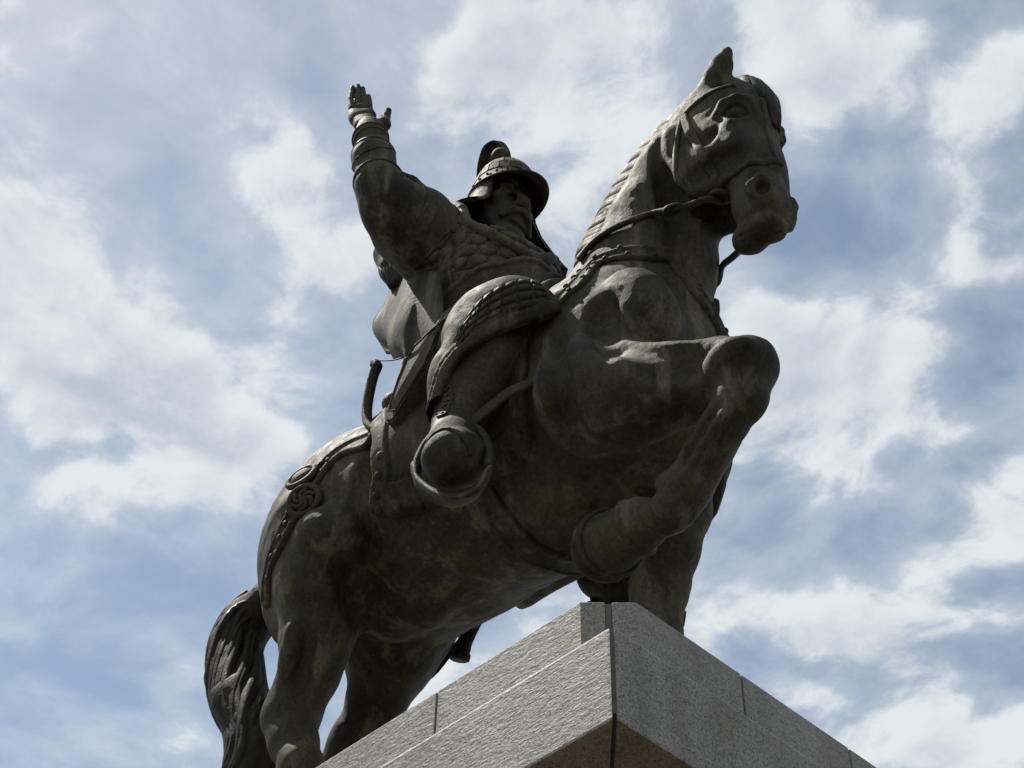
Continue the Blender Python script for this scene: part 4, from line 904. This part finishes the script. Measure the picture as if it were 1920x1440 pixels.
# ---------------------------------------------------------------- the rider
rider = empty('rider_statue', 'bronze warrior rider in scale armour and plumed helmet raising his open right hand', 'statue', (0, 0, 0))
sculpt('body', RB, (-.65, -.62, .58), (.25, .45, 2.70), .0032*HS, M_RIDER, rider, .0018)
lo, hi = bounds(co_line, .05); sculpt('collar', COF, lo, hi, .005, M_RIDER, rider, .001)
pts = np.array(tr+tr2); sculpt('armour_edging', TRF, pts.min(0)-.05, pts.max(0)+.05, .004, M_RIDER, rider)
sculpt('waist_guard', WGF, (-.65, -.32, 1.40), (.02, .32, 1.85), .005, M_RIDER, rider, .001)
def chest_fn(p):
    v = RG.d(p); th = np.arctan2(p[..., 1], p[..., 0]+.33)
    e = np.maximum(np.maximum(np.abs(th)-1.62, 0)*.2, np.maximum(1.70-p[..., 2], p[..., 2]-1.985)) - np.where(np.abs(th) < 1.62, 0, 0)
    e = np.maximum((np.abs(th)-1.55)*.2, np.maximum(1.70-p[..., 2], p[..., 2]-1.975))
    return np.maximum(np.maximum(v-.003, e), -(v+.006))
armour = sculpt('chest_armour', Field([Fn(chest_fn)]), (-.40, -.34, 1.66), (-.02, .34, 2.02), .006, M_RIDER, rider)
def scale_shape(x, y): return .5+(x-.5)*(1-.55*max(0, .45-y)/.45), y
for r in range(7):
    z = 1.715+r*.043
    for c in range(13):
        th = -1.52+(c+.5*(r % 2))*.235
        if th > 1.2: continue
        def pt(t, zz): return (-.33+.22*math.cos(t), .25*math.sin(t), zz)
        zt = float(np.interp(th, wg_top[:, 0], wg_top[:, 1]))
        if z < zt-.035 or z+.03 > 1.965-.055*max(0, math.cos(th)): continue
        v, f = patch(RG, [pt(th-.105, z-.016), pt(th+.105, z-.016), pt(th+.105, z+.024), pt(th-.105, z+.024)], .002, .0075, 3, scale_shape)
        link('scale', world(v), f, M_RIDER, armour, raw=True)
for s in (-1, 1):
    TG = TGR if s < 0 else TGL; G = TGS[s]
    gd = sculpt('thigh_guard', G, (-.55, min(s*.02, s*.56), .90), (.24, max(s*.02, s*.56), 1.72), .0048, M_RIDER, rider, .001)
    fl = np.array([1, -s, 1]); A = spline(np.array(tg_lo)*fl, 4); B = spline(np.array(tg_up)*fl, 4); n = len(A)-1; nc, nr = 8, 4
    for c in range(nc):
        for r in range(nr):
            def q(u, w):
                k = u*n; a = np.array([np.interp(k, np.arange(n+1), A[:, i]) for i in range(3)]); b = np.array([np.interp(k, np.arange(n+1), B[:, i]) for i in range(3)]); return a*(1-w)+b*w
            u0, u1, w0, w1 = c/nc+.006, (c+1)/nc-.006, r/nr+.03, (r+1)/nr-.03
            v, f = patch(TG, [q(u0, w0), q(u1, w0), q(u1, w1), q(u0, w1)], .003, .0055, 3)
            link('plate', world(v), f, M_RIDER, gd, raw=True)
cc = np.stack([spline(c, 5) for c in coat_cols], 1); cc = np.stack([spline(row, 6) for row in cc], 0); nu, nv = cc.shape[:2]
cn = np.cross(np.gradient(cc, axis=0), np.gradient(cc, axis=1)); cn /= np.linalg.norm(cn, axis=2, keepdims=True); cn *= np.sign((cn*np.array((.5, -.5, -.7))).sum(2, keepdims=True).mean())
uu, vv = np.meshgrid(np.linspace(0, 1, nu), np.linspace(0, 1, nv), indexing='ij')
cc = cc+cn*(.010*uu*np.sin(vv*19+2.0*uu))[..., None]
Vc = np.concatenate([(cc+cn*.007).reshape(-1, 3), (cc-cn*.007).reshape(-1, 3)]); Fc = []; o2 = nu*nv
for a in range(nu-1):
    for c in range(nv-1):
        k = a*nv+c; Fc += [(k, k+1, k+nv+1, k+nv), (o2+k, o2+k+nv, o2+k+nv+1, o2+k+1)]
edge = [(0, c) for c in range(nv)]+[(a, nv-1) for a in range(1, nu)]+[(nu-1, c) for c in range(nv-2, -1, -1)]+[(a, 0) for a in range(nu-2, 0, -1)]
for (a, c), (d, e) in zip(edge, edge[1:]+edge[:1]): Fc.append((a*nv+c, o2+a*nv+c, o2+d*nv+e, d*nv+e))
coat = link('coat_skirt', world(Vc), Fc, M_RIDER, rider, raw=True)
v, f = tube(np.vstack([cc[:, 0], cc[-1, 1:nv//2]]), .0085, 7); link('coat_hem', world(v), f, M_RIDER, coat, raw=True)
lo, hi = bounds([q.a for q in CAP.p]+[CAP.p[-1].b], .05); sculpt('shoulder_cape', CAP, lo, hi, .0045, M_RIDER, rider, .002)
for c, u, r, w in bracer_rings:
    c = np.array(c); n = np.array(u)-c; n /= np.linalg.norm(n); a, b, n = frame(n)
    l = RG.snap(np.array([c+r*(math.cos(t)*a+math.sin(t)*b) for t in np.linspace(0, 2*math.pi, 28, endpoint=False)]), .0005, 3)
    v, f = tube(l, w, 8, closed=True); link('bracer_strap', world(v), f, M_RIDER, rider, raw=True)
# helmet with rolled brim, neck guard, finial and plume
HC = np.array((-.278, 0, 0)); tilt = .16
def hpt(r, th, z, vis=0.): return HC+np.array((r*math.cos(th)+vis*max(0, math.cos(th))**1.5, .86*r*math.sin(th), z-tilt*r*math.cos(th)))

prof = [(.098, 2.285, 0), (.112, 2.250, .020), (.122, 2.240, .032), (.125, 2.246, .032), (.113, 2.268, .014), (.108, 2.274, .006), (.106, 2.300, 0), (.103, 2.305, 0), (.096, 2.345, 0), (.078, 2.385, 0), (.052, 2.413, 0), (.022, 2.425, 0), (.003, 2.427, 0)]
n = 40; V = [hpt(r, 2*math.pi*k/n, z, vi) for r, z, vi in prof for k in range(n)]; Fh = []
for i in range(len(prof)-1):
    for k in range(n): Fh.append((i*n+k, i*n+(k+1) % n, (i+1)*n+(k+1) % n, (i+1)*n+k))
helm = link('helmet', world(np.array(V)), Fh, M_RIDER, rider, raw=True)
for row, (z, r, m) in enumerate(((2.262, .119, 20), (2.288, .108, 20))):
    for k in range(m):
        t = 2*math.pi*(k+.5*row)/m; p = hpt(r, t, z, .008 if row == 0 else 0); nn = np.array((math.cos(t), math.sin(t)*1.1, .35))
        placed(rivet_m, 'rivet', p, nn, helm, .40)
for ring in range(2):
    z0, z1, r0, r1, m = ((2.308, 2.344, .104, .0975, 18), (2.348, 2.384, .096, .079, 14))[ring]
    for k in range(m):
        t0, t1 = 2*math.pi*(k+.06)/m, 2*math.pi*(k+.94)/m
        q = [hpt(r0, t0, z0), hpt(r0, t1, z0), hpt(r1*.99, t1, z1), hpt(r1*.99, t0, z1)]; c = HC+np.array((0, 0, 2.27))
        v = [a+.0025*(a-c)/np.linalg.norm(a-c) for a in q]+[c+(a-c)*.985 for a in q]
        link('plate', world(np.array(v)), [(0, 1, 2, 3), (0, 4, 5, 1), (1, 5, 6, 2), (2, 6, 7, 3), (3, 7, 4, 0)], M_RIDER, helm, smooth=False, raw=True)
fin = np.array((-0.3049, 0, 2.506)); v, f = lathe([(.012, -.075), (.016, -.03), (.020, -.026), (.030, -.010), (.033, .004), (.028, .019), (.014, .029), (.002, .031)], 18); link('finial', world(v+fin), f, M_RIDER, helm, raw=True)
PLF = Field().chain([((-0.3267, 0.03, 2.595), .020), ((-0.3521, 0.03, 2.625), .028), ((-0.3806, 0.025, 2.607), .029), ((-0.4004, 0.02, 2.563), .020), ((-0.407, 0.01, 2.512), .010)], k=.02)
pl = sculpt('plume', PLF, fin-.16, fin+.16, .005, M_HAIR, helm, .002)
for i in range(11):
    w = (i-5)/5.0; l = spline([np.array((-0.2972, 0.015, 2.531))+(0, w*.014, .004), np.array((-0.3131, 0.01, 2.584))+(0, w*.026, .002), np.array((-0.3436, 0, 2.575))+(0, w*.032, 0), np.array((-0.3759, 0, 2.538))+(0, w*.024, 0), np.array((-0.3978, 0, 2.487))+(0, w*.012, 0)], 5)
    v, f = tube(l, .0075*np.sin(np.linspace(.5, 2.9, len(l)))**.6, 6); link('lock', world(v), f, M_HAIR, helm, raw=True)
# neck guard: a flaring curtain open at the face
ng = []; a0 = 1.02; m = 34; rows = [(.108, 2.258), (.114, 2.20), (.135, 2.14), (.172, 2.085), (.212, 2.036), (.226, 2.022)]
for side in (0, .012):
    for r, z in rows:
        for k in range(m):
            t = a0+(2*math.pi-2*a0)*k/(m-1); rr = r-side
            ng.append((HC[0]-.005+rr*math.cos(t)*(1.05 if math.cos(t) < 0 else .75), .95*rr*math.sin(t), z+.012*math.cos(t)*(-1)))
Fn2 = []; R = len(rows)
for s in (0, 1):
    for i in range(R-1):
        for k in range(m-1):
            q = (s*R*m+i*m+k, s*R*m+i*m+k+1, s*R*m+(i+1)*m+k+1, s*R*m+(i+1)*m+k); Fn2.append(q if s else q[::-1])
for k in range(m-1):
    i = (R-1)*m+k; Fn2.append((i, i+1, R*m+i+1, R*m+i)); Fn2.append((k+1, k, R*m+k, R*m+k+1))
for i in range(R-1):
    for k in (0, m-1): Fn2.append((i*m+k, (i+1)*m+k, R*m+(i+1)*m+k, R*m+i*m+k))
link('neck_guard', world(np.array(ng)), Fn2, M_RIDER, rider, raw=True)
v, f = tube(wire_line, .0022, 5); link('wire', world(v), f, M_JOINT, rider, raw=True)
# boot trims: welt of the near boot, embroidered clasps
pts = [(-0.0404, -0.41, 0.6949), (-0.0134, -0.41, 0.7058), (0.0413, -0.41, 0.6889), (0.0991, -0.41, 0.6492), (0.1324, -0.41, 0.6043)]
v, f = tube(RG.snap(spline(pts, 5), .0025, 4), .0045, 6); link('boot_welt', world(v), f, M_RIDER, rider, raw=True)
for px in ((-0.0185, -0.3803, 0.8989), (-0.0209, -0.3873, 0.8497)):
    c = np.array(px); n = RG.grad(c[None])[0]; a, b, n = frame(n)
    for j in range(3):
        l = [c+.016*(j-1)*b+(.010+.004*math.cos(3*t))*(math.cos(t)*a+math.sin(t)*b) for t in np.linspace(0, 2*math.pi, 14, endpoint=False)]
        v, f = tube(RG.snap(np.array(l), .002, 2), .0035, 5, closed=True); link('clasp', world(v), f, M_RIDER, rider, raw=True)

# ---------------------------------------------------------------- weapons carried
cpoly = np.array(case_outline); din = np.array((0, .062, .0)); n = len(cpoly)
case = empty('bow_case', 'slanting flat bronze bow case hanging at the right hip of the rider', 'bow case', (0, 0, 0))
def extrude(poly, d0, d1, bev=.006):
    bm = bmesh.new(); a = [bm.verts.new(world(q+d0)) for q in poly]; b = [bm.verts.new(world(q+d1)) for q in poly]
    fa = bm.faces.new(a); bm.faces.new(b[::-1])
    for i in range(len(poly)): bm.faces.new((a[(i+1) % len(poly)], a[i], b[i], b[(i+1) % len(poly)]))
    bmesh.ops.recalc_face_normals(bm, faces=bm.faces); bmesh.ops.bevel(bm, geom=bm.edges[:], offset=bev*SC, segments=2, affect='EDGES'); return bm
obj_bm('case_body', extrude(cpoly, din*0, din), M_RIDER, case)
cc = cpoly.mean(0); inner = cc+(cpoly-cc)*.80; v, f = tube(inner-din*.03, .0028, 6, closed=True); link('inlay_line', world(v), f, M_RIDER, case, raw=True)
v, f = tube(bow_line, np.concatenate([np.full(len(bow_line)-8, .0115), np.linspace(.011, .006, 8)]), 8, flat=(1.3, (0, 1, 0)))
tag(link('bow', world(v), f, M_RIDER, raw=True), 'curved bronze bow tip sticking out below the bow case', 'bow')
quiver = empty('quiver', 'ribbed bronze quiver of arrows behind the raised arm', 'quiver', (0, 0, 0))
QF = Field().chain([(quiver_axis[0], .050), (quiver_axis[1], .046), (quiver_axis[2], .030)], k=.02); QF.add(Cone(quiver_axis[2], .03, (-0.5142, -0.12, 1.843), .025, k=.02))
lo, hi = bounds(quiver_axis, .12); sculpt('quiver_body', QF, lo, hi, .005, M_RIDER, quiver, .001)
for i in range(6):
    a = np.array((-0.6053, -0.19, 2.078))*(1-i/5)+np.array((-0.5169, -0.19, 2.08))*i/5; b = np.array((-0.5533, -0.175, 1.93))*(1-i/5)+np.array((-0.5048, -0.175, 1.906))*i/5; d = (a-b)/np.linalg.norm(a-b)
    v, f = tube(spline([b, (a+b)/2+np.array((0, -.012, 0)), a, a+d*.028], 4), [.011]*9+[.009]*3+[.007], 7); link('arrow', world(v), f, M_RIDER, quiver, raw=True)
    w = a+d*.032; v, f = tube([w-d*.010, w-d*.004, w+d*.006, w+d*.010], [.005, .010, .010, .004], 7); link('nock', world(v), f, M_RIDER, quiver, raw=True)
sw = empty('sword', 'bronze scabbard hanging down on the far side of the horse', 'sword', (0, 0, 0))
sl = np.array(sword_line); l = spline(sl[1:], 6); v, f = tube(l, np.linspace(.026, .030, len(l)), 10, flat=(.6, (0, 1, 0))); link('scabbard', world(v), f, M_TACK, sw, raw=True)
for k in (.80, .93):
    c = l[int(k*(len(l)-1))]; d = l[-1]-l[-4]; d /= np.linalg.norm(d); v, f = tube([c-d*.006, c+d*.006], .035, 10, flat=(.65, (0, 1, 0))); link('ferrule', world(v), f, M_TACK, sw, raw=True)
d = (l[0]-l[3])/np.linalg.norm(l[0]-l[3]); v, f = tube([l[0]+d*t for t in (0, .02, .03, .15, .17, .18)], [.028, .040, .016, .015, .024, .010], 8); link('hilt', world(v), f, M_TACK, sw, raw=True)
for o in bpy.data.objects:
    if o.parent is None and o.type == 'EMPTY': pass
